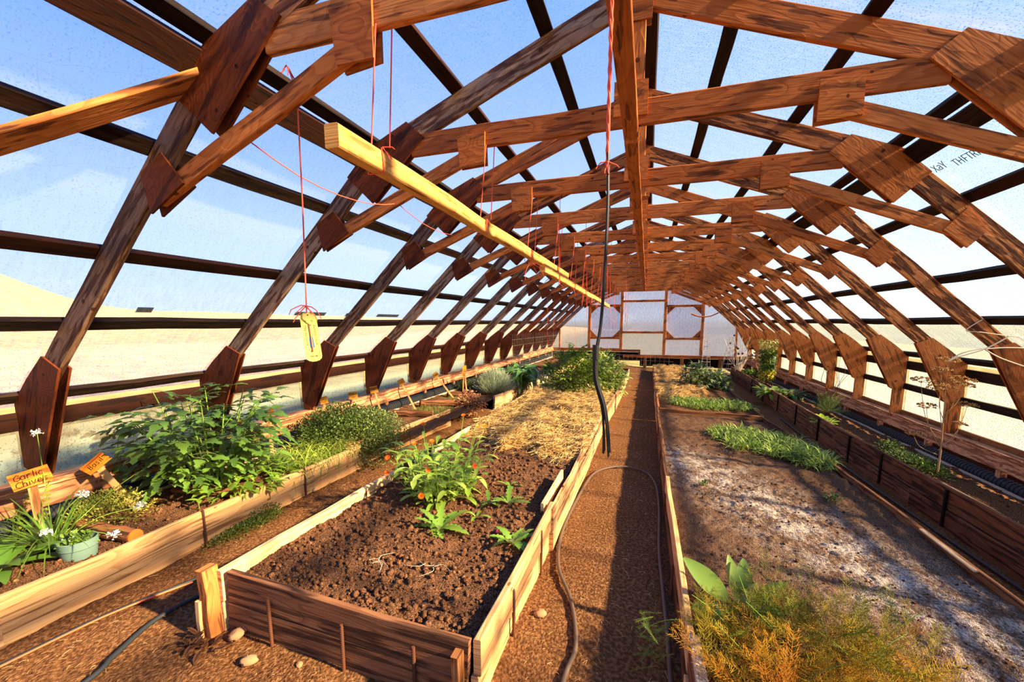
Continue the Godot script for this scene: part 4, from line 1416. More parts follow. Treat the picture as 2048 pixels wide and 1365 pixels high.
func umbel(mb: MB, seeds: Array, base: Vector3, dir: Vector3, R: float, rays: int) -> void:
	for i in rays:
		var a := TAU * i / rays + rf(-0.2, 0.2)
		var s := R * sqrt(rf(0.1, 1.0))
		var xf := aim(base, dir, Vector3.RIGHT)
		var tip := xf * Vector3(cos(a) * s, sin(a) * s, R * 0.55 - s * s * 0.3 / R)
		mb.tube([base, base.lerp(tip, 0.6) + dir * 0.004, tip], 0.0009, 0.0006, 3, false)
		for k in 9:
			var q := tip + Vector3(rf(-1, 1), rf(-0.4, 0.8), rf(-1, 1)) * R * 0.14
			seeds.append(q)

func grains(seeds: Array, r: float, ca: Color, cb: Color) -> Array:
	var xs := []
	var cs := []
	for p in seeds:
		xs.append(Transform3D(Basis.from_euler(Vector3(rf(0, 6), rf(0, 6), 0)).scaled(Vector3.ONE * r * rf(0.7, 1.3)), p))
		cs.append(mixc(ca, cb, rng.randf()))
	return [xs, cs]

func pellet() -> ArrayMesh:
	var mb := MB.new()
	mb.blob(Vector3.ZERO, Vector3(1, 1.2, 1), fn, 0.3, 3, 5)
	return mb.done()

func log_at(a: Vector3, b: Vector3, r: float, label: String, painted: bool) -> void:
	var t := thing("divider_log", label, "log", a, 0.0, "bark logs dividing the left bed")
	var mb := MB.new()
	var pts := []
	for i in 9:
		pts.append((b - a) * (i / 8.0) + Vector3(rf(-1, 1), rf(-1, 1), rf(-1, 1)) * r * 0.12)
	mb.tube(pts, r, r * 0.94, 14)
	part("bark", mb.done(), M.bark, t)
	var ax := (b - a).normalized()
	part("cut_end", tube_mesh([(b - a), (b - a) + ax * 0.006], r * 0.93, r * 0.9, 14), M.cut if painted else M.stake, t)

func build_left_plants() -> void:
	var oval := [leaf_mesh(1.0, 0.62, 0.5, 0.2, 4, prof_oval), leaf_mesh(1.0, 0.5, 0.9, 0.15, 4, prof_oval)]
	var tiny := leaf_mesh(1.0, 0.6, 0.4, 0.25, 2, prof_oval)
	var blade := [leaf_mesh(0.36, 0.011, 0.7, 0.3, 6, prof_strap), leaf_mesh(0.40, 0.012, 1.5, 0.3, 7, prof_strap), leaf_mesh(0.32, 0.010, 0.35, 0.3, 5, prof_strap)]
	# bark logs across the bed
	log_at(PG(-3.42, 0.25, 1.66), PG(-2.98, 0.25, 1.70), 0.052, "bark log across the bed beside the green pot, its cut end painted orange", true)
	log_at(PG(-3.50, 0.25, 2.30), PG(-2.99, 0.25, 2.44), 0.045, "bark log under the tall herb with its orange painted end at the board", true)
	log_at(PG(-3.18, 0.25, 3.62), PG(-2.95, 0.25, 3.98), 0.045, "bark log with an orange painted end in front of the herb mat", true)
	log_at(PG(-3.50, 0.27, 5.35), PG(-2.93, 0.26, 5.62), 0.06, "bark log across the bed just beyond the herb mat", false)
	log_at(PG(-3.45, 0.28, 6.15), PG(-2.80, 0.27, 6.62), 0.06, "bark log in the middle of the sparse thyme section", false)
	log_at(PG(-3.45, 0.28, 7.15), PG(-2.85, 0.27, 7.35), 0.055, "short bark log between the upright yellow signs", false)
	log_at(PG(-3.35, 0.28, 13.2), PG(-2.5, 0.27, 13.3), 0.07, "long dark log at the far end of the left bed", false)
	# garlic chives
	var gc := thing("garlic_chives", "clump of dark green strap leaves with white flower heads beside the garlic chives sign", "plant", PG(-3.32, 0.22, 1.46))
	var gm := colour_mat(Color(0.30, 0.44, 0.13), 0.6)
	tuft_parts(gc, "leaf", blade, gm, 70, 0.05, 0.05, 0.75, 0.8, 1.25)
	tuft_parts(gc, "leaf", blade, gm, 40, 0.05, 0.6, 1.2, 0.8, 1.2, Vector3(-0.22, 0, 0.08))
	for q in [[Vector3(0.02, 0, 0.0), Vector3(-0.27, 0.68, -0.13), 0.03], [Vector3(0.0, 0, 0), Vector3(0.085, 0.14, 0.06), 0.028], [Vector3(0.02, 0, -0.03), Vector3(0.40, 0.10, -0.1), 0.03], [Vector3(-0.04, 0, 0), Vector3(0.07, 0.30, -0.14), 0.03], [Vector3(0, 0, 0), Vector3(0.25, 0.16, -0.34), 0.03], [Vector3(-0.04, 0, 0), Vector3(-0.09, 0.36, -0.78), 0.04]]:
		part("flower_stem", tube_mesh(smooth([q[0], q[0].lerp(q[1], 0.5) + Vector3(0, 0.06, 0), q[1]], 4), 0.003, 0.002, 5), M.stem, gc)
		var fm := MB.new()
		for k in 26:
			var d := Vector3(rf(-1, 1), rf(-0.3, 1), rf(-1, 1)).normalized()
			var c: Vector3 = q[1] + d * q[2]
			fm.tube([q[1], c], 0.0008, 0.0008, 3, false)
			for j in 4:
				fm.leaf(aim(c, Vector3(d.x + rf(-1, 1), d.y + rf(-1, 1), d.z + rf(-1, 1)), d), 0.009, 0.005, 0.2, 0.1, 2, prof_oval)
		part("flower_head", fm.done(), M.white, gc)
	# broad ribbed leaves in the near corner
	var pl := thing("broadleaf_plant", "big ribbed green leaves at the near end of the left bed", "plant", PG(-3.30, 0.23, 1.22))
	var wide := [leaf_mesh(0.32, 0.085, 1.0, 0.22, 8, prof_oval), leaf_mesh(0.28, 0.075, 0.7, 0.25, 8, prof_oval)]
	var wm := colour_mat(Color(0.26, 0.40, 0.13), 0.5)
	for q in [[0.3, 1.1], [1.2, 1.0], [2.0, 1.2], [2.6, 0.9], [3.3, 1.1], [4.2, 0.9], [5.0, 1.15], [5.7, 0.8], [0.8, 0.6], [3.8, 0.7], [1.6, 1.3], [2.9, 1.25], [4.6, 1.3], [0.1, 0.85], [5.4, 1.3]]:
		var dir := Vector3(cos(q[0]) * sin(q[1]), cos(q[1]), sin(q[0]) * sin(q[1]))
		part("leaf", wide[rng.randi() % 2], wm, pl, aim(Vector3(cos(q[0]) * 0.03, 0, sin(q[0]) * 0.03), dir, Vector3(-cos(q[0]), 0.9, -sin(q[0])), Vector3.ONE * rf(0.85, 1.15)))
	# golden small-leaved herb with trailing stems
	var go := thing("golden_herb", "yellow-green small-leaved herb behind the garlic chives sign", "plant", PG(-3.45, 0.22, 1.82))
	var gd := dome(Vector3(0, 0.0, 0), 0.26, 0.20, 0.26, 2600, 0.012, 0.022, lin(96, 112, 36), lin(190, 186, 84), 0.5, 0.5)
	scatter("foliage", tiny, M.leaf, gd[0], gd[1], go)
	var tr := thing("trailing_stems", "trailing stems with yellow paired round leaves left of the garlic chives stake", "plant", PG(-3.62, 0.22, 1.52))
	var rnd := leaf_mesh(0.026, 0.026, 0.2, 0.1, 3, prof_oval)
	var rm := colour_mat(Color(0.68, 0.66, 0.16), 0.5)
	for q in [[Vector3(0.00, 0.28, 0), Vector3(-0.06, 0.02, 0.06)], [Vector3(0.06, 0.22, -0.02), Vector3(0.04, 0.0, 0.04)], [Vector3(-0.12, 0.16, 0.05), Vector3(-0.02, 0.04, 0.08)], [Vector3(0.10, 0.36, -0.06), Vector3(0.08, 0.10, -0.02)]]:
		part("stem", tube_mesh([q[0], q[0].lerp(q[1], 0.5) + Vector3(-0.02, 0.02, 0.02), q[1]], 0.0018, 0.0014, 4), M.stem, tr)
		for k in 9:
			var p: Vector3 = q[0].lerp(q[1], k / 8.5)
			for s in [-1.0, 1.0]:
				part("leaf", rnd, rm, tr, aim(p, Vector3(s, 0.1, 0.25), Vector3(0, 1, 0.3)))
	# pot
	var pot := thing("plant_pot", "sage green plastic pot sunk beside the front board of the left bed", "pot", PG(-3.09, 0.18, 1.47))
	var pm := MB.new()
	pm.lathe(PackedVector2Array([Vector2(0.074, 0.0), Vector2(0.088, 0.10), Vector2(0.092, 0.105), Vector2(0.094, 0.15), Vector2(0.088, 0.152), Vector2(0.084, 0.12), Vector2(0.0, 0.118)]), Vector3.ZERO, 28)
	part("pot_wall", pm.done(), M.pot, pot)
	var pd := dome(Vector3(0, 0.10, 0), 0.085, 0.09, 0.085, 130, 0.02, 0.04, lin(60, 90, 30), lin(130, 160, 60), 0.5, 0.8)
	scatter("weeds", oval[0], M.leaf, pd[0], pd[1], pot)
	# tall lobed herb
	var lv := thing("tall_herb", "tall bushy herb with dark lobed leaves on pale green stalks at the left wall", "plant", PG(-3.36, 0.20, 2.50))
	var lm := [compound_mesh(0.20, 2, 0.105, 0.62, 0.25, prof_lobed, 7), compound_mesh(0.24, 3, 0.095, 0.6, 0.4, prof_lobed, 7), compound_mesh(0.17, 1, 0.11, 0.66, 0.1, prof_lobed, 7)]
	var lmat := [colour_mat(Color(0.25, 0.38, 0.15), 0.6), colour_mat(Color(0.32, 0.46, 0.17), 0.6), colour_mat(Color(0.21, 0.33, 0.14), 0.5)]
	for i in 26:
		var a := i * 2.399
		var l := 0.10 + 0.55 * sqrt((i + 0.5) / 26.0)
		var H := rf(0.62, 1.02)
		var dir := Vector3(cos(a) * sin(l), cos(l), sin(a) * sin(l) * (0.9 if sin(a) > 0.0 else 0.30))
		var base := Vector3(cos(a) * 0.10, 0, sin(a) * 0.10)
		var tip := base + dir * H
		if tip.x < -0.30:
			tip.x = -0.30
		part("stalk", tube_mesh(smooth([base, base.lerp(tip, 0.5) + Vector3(0, 0.04, 0), tip], 4), 0.0085, 0.0035, 6), M.stem, lv)
		for k in 10:
			var f := 0.30 + 0.70 * k / 9.0
			var p := base.lerp(tip, f) + Vector3(0, 0.03, 0) * (1.0 - f)
			var b := a + rf(-1.7, 1.7)
			part("leaf", lm[rng.randi() % 3], lmat[rng.randi() % 3], lv, aim(p, Vector3(cos(b) if p.x > -0.2 else absf(cos(b)) * 0.6, rf(-0.1, 0.65), sin(b)), Vector3(rf(-0.3, 0.3), 1, rf(-0.3, 0.3)), Vector3.ONE * rf(0.8, 1.3)))
	# lone compound leaf sagging left and the arching one to the right
	for q in [[Vector3(0.0, 0.30, 0.1), Vector3(-0.30, 0.62, 0.38), Vector3(-0.32, 0.34, 0.46)], [Vector3(0.05, 0.4, 0), Vector3(0.30, 0.72, -0.1), Vector3(0.46, 0.66, -0.18)]]:
		part("stalk", tube_mesh(smooth(q, 5), 0.004, 0.002, 5), M.stem, lv)
		for k in 3:
			part("leaf", lm[k], lmat[0], lv, aim(q[2].lerp(q[1], k * 0.25), (q[2] - q[1]) + Vector3(rf(-0.1, 0.1), rf(-0.05, 0.15), rf(-0.1, 0.1)), Vector3.UP))
	# lighter leafy plant at its foot
	var lb := thing("leafy_herb", "bright green broad-leaved plant spilling at the foot of the tall herb", "plant", PG(-3.10, 0.20, 2.62))
	var lbm := [leaf_mesh(0.13, 0.055, 0.8, 0.2, 6, prof_lance), leaf_mesh(0.15, 0.06, 0.4, 0.25, 6, prof_oval), leaf_mesh(0.11, 0.045, 1.2, 0.2, 6, prof_lance)]
	var lbc := [colour_mat(Color(0.36, 0.50, 0.14), 0.7), colour_mat(Color(0.45, 0.58, 0.20), 0.7), colour_mat(Color(0.26, 0.40, 0.12), 0.6)]
	for i in 250:
		var a := rng.randf() * TAU
		var r := sqrt(rng.randf())
		var p := Vector3(cos(a) * r * 0.22, rf(0.02, 0.24) * (1.1 - r * 0.6), sin(a) * r * 0.42 - 0.05)
		part("leaf", lbm[rng.randi() % 3], lbc[rng.randi() % 3], lb, aim(p, Vector3(cos(a) + rf(-0.4, 0.4), rf(-0.1, 0.9), sin(a) + rf(-0.4, 0.4)), Vector3(rf(-0.3, 0.3), 1, rf(-0.3, 0.3)), Vector3.ONE * rf(0.6, 1.1)))
	# thin grassy herb
	var gr := thing("grassy_herb", "patch of bright fine grassy leaves between the tall herb and the dark herb mat", "plant", PG(-3.18, 0.2, 3.40))
	var gx := []
	var gcs := []
	for i in 900:
		var a := rng.randf() * TAU
		var l := rf(0.1, 1.1)
		gx.append(aim(Vector3(rf(-0.22, 0.22), 0, rf(-0.42, 0.38)), Vector3(cos(a) * sin(l), cos(l), sin(a) * sin(l)), Vector3(-cos(a), 0.8, -sin(a)), Vector3.ONE * rf(0.45, 0.85)))
		gcs.append(mixc(lin(84, 120, 34), lin(190, 204, 88), rng.randf()))
	scatter("foliage", blade[1], M.leaf, gx, gcs, gr)
	# oregano mat
	var om := thing("herb_mat", "large dense dark green mat of small-leaved herb spilling over the board", "plant", PG(-3.24, 0.18, 4.10))
	var ca := lin(44, 66, 28)
	var cb := lin(112, 134, 64)
	var od := dome(Vector3(-0.06, 0.0, 0.12), 0.42, 0.48, 0.62, 6500, 0.018, 0.032, ca, cb, 0.6, 0.45)
	od = merge(od, dome(Vector3(0.22, 0.0, -0.12), 0.44, 0.38, 0.55, 4500, 0.018, 0.030, ca, lin(150, 164, 92), 0.6, 0.45))  # lighter leaf colour on the right-hand domes paints in the sunlit side
	od = merge(od, dome(Vector3(-0.12, 0.0, -0.45), 0.32, 0.36, 0.45, 3000, 0.018, 0.030, ca, cb, 0.6, 0.45))
	od = merge(od, dome(Vector3(0.46, -0.16, 0.0), 0.22, 0.36, 0.34, 2400, 0.018, 0.030, ca, lin(140, 156, 84), 0.2, 0.5))
	scatter("foliage", oval[0], M.leaf, od[0], od[1], om)
	# sparse thyme and seedling grass among the logs
	for q in [[-3.1, 5.9, 0.30, 0.28, "sparse low thyme and grass between the first two logs behind the herb mat"], [-3.05, 6.85, 0.32, 0.35, "sparse low thyme and grass around the upright yellow signs"]]:
		var ty := thing("thyme_patch", q[4], "plant", PG(q[0], 0.22, q[1]))
		var tx := []
		var tc := []
		for i in 1400:
			var a := rng.randf() * TAU
			var l := rf(0.1, 0.8)
			tx.append(aim(Vector3(rf(-q[2], q[2]), 0, rf(-q[3], q[3])), Vector3(cos(a) * sin(l), cos(l), sin(a) * sin(l)), Vector3(-cos(a), 0.8, -sin(a)), Vector3.ONE * rf(0.12, 0.32)))
			tc.append(mixc(lin(66, 92, 34), lin(140, 140, 70), rng.randf()))
		scatter("foliage", blade[0], M.leaf, tx, tc, ty)
	# grey lavender
	var la := thing("lavender_bush", "rounded silver-grey lavender bush in the left bed", "shrub", PG(-2.82, 0.20, 8.1))
	var lx := []
	var lc := []
	var needle := MB.new()
	needle.tube([Vector3.ZERO, Vector3(0, 0.004, 0.09), Vector3(0, 0, 0.2)], 0.0022, 0.001, 4, false)
	for k in 12:
		needle.leaf(aim(Vector3(0, 0.002, 0.03 + k * 0.014), Vector3(rf(-1, 1), rf(-1, 1), 0.7), Vector3(0, 1, 0.1)), 0.035, 0.006, 0.2, 0.2, 2, prof_lance)
	for i in 1500:
		var a := rng.randf() * TAU
		var l := acos(1.0 - rng.randf() * 0.85)
		var dir := Vector3(cos(a) * sin(l), cos(l), sin(a) * sin(l))
		var p := Vector3(dir.x * 0.36, dir.y * 0.42, dir.z * 0.42) * rf(0.45, 0.92)
		lx.append(aim(p, dir + Vector3(rf(-0.25, 0.25), 0.35, rf(-0.25, 0.25)), Vector3.UP, Vector3.ONE * rf(0.7, 1.1)))
		lc.append(mixc(lin(120, 136, 110), lin(206, 214, 190), rng.randf()))
	scatter("foliage", needle.done(), M.leaf, lx, lc, la)
	var ltop := thing("upright_weed", "tuft of dark grass by the wall behind the two upright yellow signs", "plant", PG(-3.45, 0.22, 8.3))
	var lt := []
	var ltc := []
	for i in 260:
		var a := rng.randf() * TAU
		var l := rf(0.1, 0.9)
		lt.append(aim(Vector3(rf(-0.2, 0.2), 0, rf(-0.3, 0.3)), Vector3(cos(a) * sin(l), cos(l), sin(a) * sin(l)), Vector3(-cos(a), 0.8, -sin(a)), Vector3.ONE * rf(0.6, 1.2)))
		ltc.append(mixc(lin(40, 56, 24), lin(90, 104, 44), rng.randf()))
	scatter("foliage", blade[1], M.leaf, lt, ltc, ltop)
	# big drooping leaves behind the lavender
	var bl := thing("drooping_plant", "big drooping deep green leaves hanging over the board behind the lavender", "plant", PG(-2.52, 0.22, 9.0))
	var dl := [leaf_mesh(0.42, 0.15, 1.3, 0.2, 8, prof_lance), leaf_mesh(0.36, 0.13, 1.7, 0.2, 8, prof_lance)]
	var dm := [colour_mat(Color(0.20, 0.34, 0.12), 0.6, 0.4), colour_mat(Color(0.30, 0.46, 0.18), 0.6, 0.4)]
	for i in 130:
		var a := rng.randf() * TAU
		var p := Vector3(rf(-0.30, 0.22), rf(0.12, 0.46), rf(-0.34, 0.34))
		part("leaf", dl[i % 2], dm[rng.randi() % 2], bl, aim(p, Vector3(cos(a) * 0.8 + 0.35, rf(0.1, 0.7), sin(a) * 0.8 + 0.25), Vector3(-cos(a) * 0.5, 1, -sin(a) * 0.5), Vector3.ONE * rf(0.75, 1.1)))
	var fc := thing("dried_stump_plant", "clump of pale cut stalks with a few green leaves on the board end", "plant", PG(-2.32, 0.30, 10.7))
	var fd := dome(Vector3(0.06, 0.05, 0), 0.2, 0.25, 0.25, 120, 0.08, 0.14, lin(60, 90, 30), lin(120, 150, 60), 0.5, 0.8)
	scatter("foliage", oval[0], M.leaf, fd[0], fd[1], fc)
	for i in 16:
		part("cut_stalk", tube_mesh([Vector3(rf(-0.2, 0.1), -0.2, rf(-0.25, 0.25)), Vector3(rf(-0.3, 0.2), rf(0.05, 0.22), rf(-0.35, 0.35))], 0.02, 0.014, 6), M.cord, fc)
	# dead brown plant in the gap between boards
	var de := thing("dead_plant", "withered red-brown plant in the gap between the left bed boards", "plant", PG(-2.80, 0.02, 6.75))
	var dd := dome(Vector3(0, 0.05, 0), 0.26, 0.40, 0.42, 900, 0.035, 0.065, lin(110, 66, 42), lin(200, 140, 96), 0.2, 0.8)
	scatter("foliage", oval[1], M.dry, dd[0], dd[1], de)
	# weed in the left path and a seedling
	var lw := thing("path_weed", "low mat of tiny-leaved weed against the foot of the left bed board", "plant", PG(-2.84, 0.0, 2.35))
	var wx := merge(dome(Vector3(0, 0, 0), 0.10, 0.07, 0.34, 1700, 0.010, 0.018, lin(52, 76, 26), lin(128, 146, 62), 0.8, 0.6), dome(Vector3(-0.03, 0.0, -0.2), 0.08, 0.11, 0.2, 600, 0.010, 0.018, lin(52, 76, 26), lin(110, 130, 56), 0.8, 0.6))
	scatter("foliage", oval[0], M.leaf, wx[0], wx[1], lw)
	var se := thing("seedling", "small seedling with three bright leaves standing before the log", "plant", PG(-3.06, 0.22, 2.17))
	part("stem", tube_mesh([Vector3.ZERO, Vector3(0.0, 0.07, 0)], 0.003, 0.002, 5), M.stem, se)
	for k in 3:
		part("leaf", lbm[1], lbc[1], se, aim(Vector3(0, 0.07, 0), Vector3(cos(k * 2.1 + 0.5), 0.25, sin(k * 2.1 + 0.5)), Vector3.UP, Vector3.ONE * 0.6))
	# wire hoop cage near the far left posts
	wire_grid("wire_cage", "rusty wire mesh leaning on the far left truss plates", P(-3.2, 0.5, 10.5), P(-3.15, 0.45, 16.8), 0.95, 0.16)

func wire_grid(called: String, label: String, a: Vector3, b: Vector3, h: float, step: float) -> void:
	var mb := MB.new()
	var L := a.distance_to(b)
	var ax := (b - a) / L
	var n := int(L / step)
	for i in n + 1:
		var p := a + ax * (i * step)
		mb.tube([p, p + Vector3(0, h, 0)], 0.0016, 0.0016, 4)
	for j in int(h / step) + 1:
		mb.tube([a + Vector3(0, j * step, 0), b + Vector3(0, j * step, 0)], 0.0016, 0.0016, 4)
	var o := part(called, mb.done(), M.wire, self)
	o.name = numbered(called)
	tag(o, label, "wire mesh")

func flower(t: Node3D, at: Vector3, face: Vector3, r: float, mat: Material) -> void:
	var mb := MB.new()
	var xf := aim(at, face, Vector3.UP)
	for ring in 2:
		for k in 14:
			var a := TAU * k / 14.0 + ring * 0.22
			var d := xf.basis * Vector3(cos(a), sin(a), 0.25 + ring * 0.25)
			mb.leaf(aim(at, d, face), r * (1.0 - 0.2 * ring), r * 0.34, -0.2, 0.1, 3, prof_spat)
	part("flower", mb.done(), mat, t)
	var c := MB.new()
	c.blob(at + face.normalized() * r * 0.12, Vector3.ONE * r * 0.26, fn, 0.3)
	part("flower_centre", c.done(), M.cut, t)

func build_middle_plants() -> void:
	# marigolds
	var ma := thing("marigold_plant", "bushy marigold plant with orange flowers in the foreground bed", "plant", PG(-1.47, 0.26, 3.05))
	var lf := [leaf_mesh(0.13, 0.040, 0.7, 0.2, 6, prof_spat), leaf_mesh(0.15, 0.046, 1.2, 0.2, 6, prof_spat), leaf_mesh(0.11, 0.032, 0.3, 0.25, 6, prof_spat)]
	var lc := [colour_mat(Color(0.47, 0.60, 0.20), 0.7), colour_mat(Color(0.38, 0.52, 0.17), 0.7), colour_mat(Color(0.55, 0.66, 0.28), 0.7)]
	for i in 46:
		var a := i * 2.399
		var r := 0.24 * sqrt((i + 0.5) / 46.0)
		var base := Vector3(cos(a) * r * 0.9, 0, sin(a) * r)
		var H := rf(0.24, 0.46) * (1.15 - r * 0.9)
		var tip := base + Vector3(cos(a) * r * 0.75, H, sin(a) * r * 0.8)
		part("stem", tube_mesh([base, base.lerp(tip, 0.5), tip], 0.0035, 0.0022, 5), M.stem, ma)
		for k in 9:
			var f := 0.08 + 0.9 * k / 8.0
			var b := a + k * 2.4
			part("leaf", lf[rng.randi() % 3], lc[rng.randi() % 3], ma, aim(base.lerp(tip, f), Vector3(cos(b), rf(0.2, 1.1), sin(b)), Vector3(-cos(b) * 0.5, 1, -sin(b) * 0.5), Vector3.ONE * rf(0.8, 1.2)))
	var om := colour_mat(Color(1.0, 0.50, 0.05), 0.6)
	var or2 := colour_mat(Color(0.98, 0.36, 0.05), 0.5)
	for q in [[-1.32, 0.97, 3.2, 0], [-1.19, 0.88, 3.2, 0], [-1.15, 0.88, 3.25, 0], [-1.59, 0.92, 3.0, 0], [-1.49, 0.80, 2.95, 0], [-1.62, 0.78, 2.9, 0], [-1.81, 0.68, 2.8, 1], [-1.79, 0.57, 2.75, 1], [-1.40, 0.49, 2.6, 2], [-1.45, 0.61, 2.8, 1], [-1.10, 0.65, 2.9, 1]]:
		var p := P(q[0], q[1], q[2]) - ma.position
		var base := Vector3(p.x * 0.55, 0.05, p.z * 0.55)
		part("flower_stem", tube_mesh(smooth([base, base.lerp(p, 0.6) + Vector3(0, 0.02, 0), p], 4), 0.003, 0.0022, 5), M.stem, ma)
		var face := Vector3(rf(0, 0.4), 1.0, rf(0.2, 0.5)) if q[3] == 0 else (Vector3(0.5, 0.35, 0.8) if q[3] == 1 else Vector3(0.5, 0.6, 0.9))
		flower(ma, p, face, 0.024 if q[3] < 2 else 0.028, om if q[3] != 1 else or2)
	# rosettes of toothed leaves
	var ros := [leaf_mesh(0.17, 0.062, 0.9, 0.2, 14, prof_lobed), leaf_mesh(0.20, 0.068, 0.6, 0.2, 14, prof_lobed), leaf_mesh(0.14, 0.055, 1.2, 0.2, 14, prof_lobed)]
	var rc := [colour_mat(Color(0.42, 0.56, 0.20), 0.7), colour_mat(Color(0.34, 0.49, 0.17), 0.7)]
	for q in [[-1.20, 2.50, 15, 1.15, "largest toothed green rosette in the bare soil of the foreground bed"], [-0.67, 2.50, 16, 0.95, "toothed green rosette nearest the sunlit right board"], [-1.03, 3.02, 6, 0.8, "small toothed rosette right of the marigold plant"], [-0.88, 3.08, 7, 0.9, "second small toothed rosette right of the marigold plant, nearer the board"], [-0.98, 3.42, 5, 0.7, "tiny toothed weed farthest back beside the straw edge"], [-1.03, 2.76, 4, 0.7, "tiny toothed weed just behind the largest rosette"]]:
		var t := thing("rosette_weed", q[4], "plant", PG(q[0], 0.275, q[1]), 0.0, "toothed rosettes in the foreground bed")
		for k in q[2]:
			var a: float = TAU * k / q[2] + rf(-0.25, 0.25)
			var l := rf(0.55, 1.35)
			part("leaf", ros[rng.randi() % 3], rc[rng.randi() % 2], t, aim(Vector3(cos(a), 0, sin(a)) * 0.012, Vector3(cos(a) * sin(l), cos(l), sin(a) * sin(l)), Vector3(-cos(a), 0.9, -sin(a)), Vector3.ONE * q[3] * rf(0.8, 1.1)))
	var ra := MB.new()
	ra.blob(Vector3.ZERO, Vector3(0.014, 0.016, 0.014), fn, 0.2, 8, 10)
	var rad := part("radish", ra.done(), flat(c8(200, 70, 90), 0.4), self, Transform3D(Basis.IDENTITY, PG(-0.80, 0.292, 2.58)))
	tag(rad, "small pink radish lying in the soil between the two big rosettes", "radish")
	# roots on the soil
	for q in [[-1.35, 1.98, "thin pale roots lying on the bare soil at the left of the foreground bed"], [-1.05, 2.05, "thin pale roots lying on the bare soil in the middle of the foreground bed"]]:
		var kb := MB.new()
		for i in 4:
			var p := PG(q[0] + rf(-0.05, 0.05), 0.295, q[1] + rf(-0.04, 0.04))
			var a := rng.randf() * TAU
			kb.tube(smooth([p, p + Vector3(cos(a), 0.08, sin(a)) * 0.05, p + Vector3(cos(a + 0.7), 0.0, sin(a + 0.7)) * 0.11], 4), 0.0016, 0.0008, 4)
		var o := part("roots", kb.done(), M.cord, self)
		o.name = numbered("roots")
		tag(o, q[2], "roots")
	# straw mulch
	straw_bed("straw_mulch", "thick tumbled straw mulch over the back half of the foreground bed", -2.0, -0.50, 4.05, 9.0, 0.275, 22000, func(x: float, d: float) -> float: return smoothstep(0.0, 0.5, d - 4.25 - 0.35 * fn.get_noise_2d(x * 3.0, 7.0) - (0.35 if x < -1.6 else 0.0)))
	straw_bed("straw_mulch", "straw mulch at the far end of the right-hand bed", 0.42, 1.5, 8.9, 16.7, 0.22, 7000, func(x: float, d: float) -> float: return smoothstep(0.0, 0.6, d - 9.1 + 0.5 * fn.get_noise_2d(x * 3.0, 3.0) - maxf(0.0, (x - 0.9) * 1.6)))
	# tomato jungle
	var tl := compound_mesh(0.22, 3, 0.085, 0.5, 0.5, prof_lobed, 6)
	for q in [[-1.25, 8.85, 0.50, 0.92, 0.55, "left-hand tomato plant, taller and darker, behind the straw", 560, lin(40, 62, 24), lin(128, 150, 60)], [-0.78, 9.75, 0.42, 0.82, 0.75, "right-hand tomato plant with paler leaves leaning over the path board", 560, lin(56, 78, 32), lin(160, 176, 96)], [-1.62, 8.75, 0.28, 0.42, 0.28, "pale yellow-green low growth at the left of the tomato plants", 130, lin(130, 140, 50), lin(216, 212, 120)]]:
		var t := thing("tomato_plant", q[5], "plant", PG(q[0], 0.25, q[1]))
		var dd := dome(Vector3(0, -0.05, 0), q[2], q[3], q[4], q[6], 0.7, 1.15, q[7], q[8], 0.1, 0.7)
		scatter("foliage", tl, M.leaf, dd[0], dd[1], t)
		for i in 5:
			part("stem", tube_mesh([Vector3(rf(-0.15, 0.15), 0, rf(-0.2, 0.2)), Vector3(rf(-0.25, 0.25), q[3] * 0.8, rf(-0.3, 0.3))], 0.008, 0.005, 6), M.stem, t)
	var yel := thing("dying_leaves", "withered pale leaves hanging under the tomato plants", "leaves", PG(-0.95, 0.26, 8.75))
	var yd := dome(Vector3(0, 0, 0), 0.5, 0.28, 0.16, 150, 0.07, 0.13, lin(150, 130, 70), lin(232, 214, 150), -0.4, 0.8)
	scatter("foliage", leaf_mesh(1.0, 0.4, 1.2, 0.2, 4, prof_lance), M.dry, yd[0], yd[1], yel)
	wire_grid("wire_fence", "low wire mesh fence across the far end before the end wall", P(-1.9, -0.02, 17.3), P(1.15, -0.12, 17.3), 0.52, 0.17)

func straw_bed(called: String, label: String, x0: float, x1: float, d0: float, d1: float, h: float, count: int, cover: Callable) -> void:
	var t := thing(called, label, "straw")
	var hs := func(x: float, d: float) -> float:
		var c: float = cover.call(x, d)
		return G(x, d) + h - 0.03 + c * (0.085 + 0.10 * fn.get_noise_2d(x * 2.0, d * 2.0) + 0.07 * fn.get_noise_2d(x * 5.5, d * 5.5))
	var o := part("matted_straw", terrain(x0, x1, d0, d1, 60, 150, hs), M.mulch, t)
	o.set_meta("kind", "stuff")
	var xs := []
	var cs := []
	var tries := 0
	while xs.size() < count and tries < count * 4:
		tries += 1
		var x := rf(x0, x1)
		var d := d0 + (d1 - d0) * pow(rng.randf(), 1.5)
		if cover.call(x, d) < rng.randf() * 0.9:
			continue
		var clump := fn.get_noise_2d(x * 5.0, d * 5.0)
		var a := clump * 5.0 + rf(-1.0, 1.0)
		xs.append(aim(Vector3(x, hs.call(x, d) + rf(0.0, 0.022), -d), Vector3(cos(a), rf(-0.2, 0.45), sin(a)), Vector3.UP, Vector3(1, 1, 1) * rf(0.6, 1.3)))
		cs.append(mixc(lin(120, 80, 34), lin(236, 204, 134), rng.randf()))
	scatter("loose_straw", straw_mesh(0.15, 0.0027), M.straw, xs, cs, t)

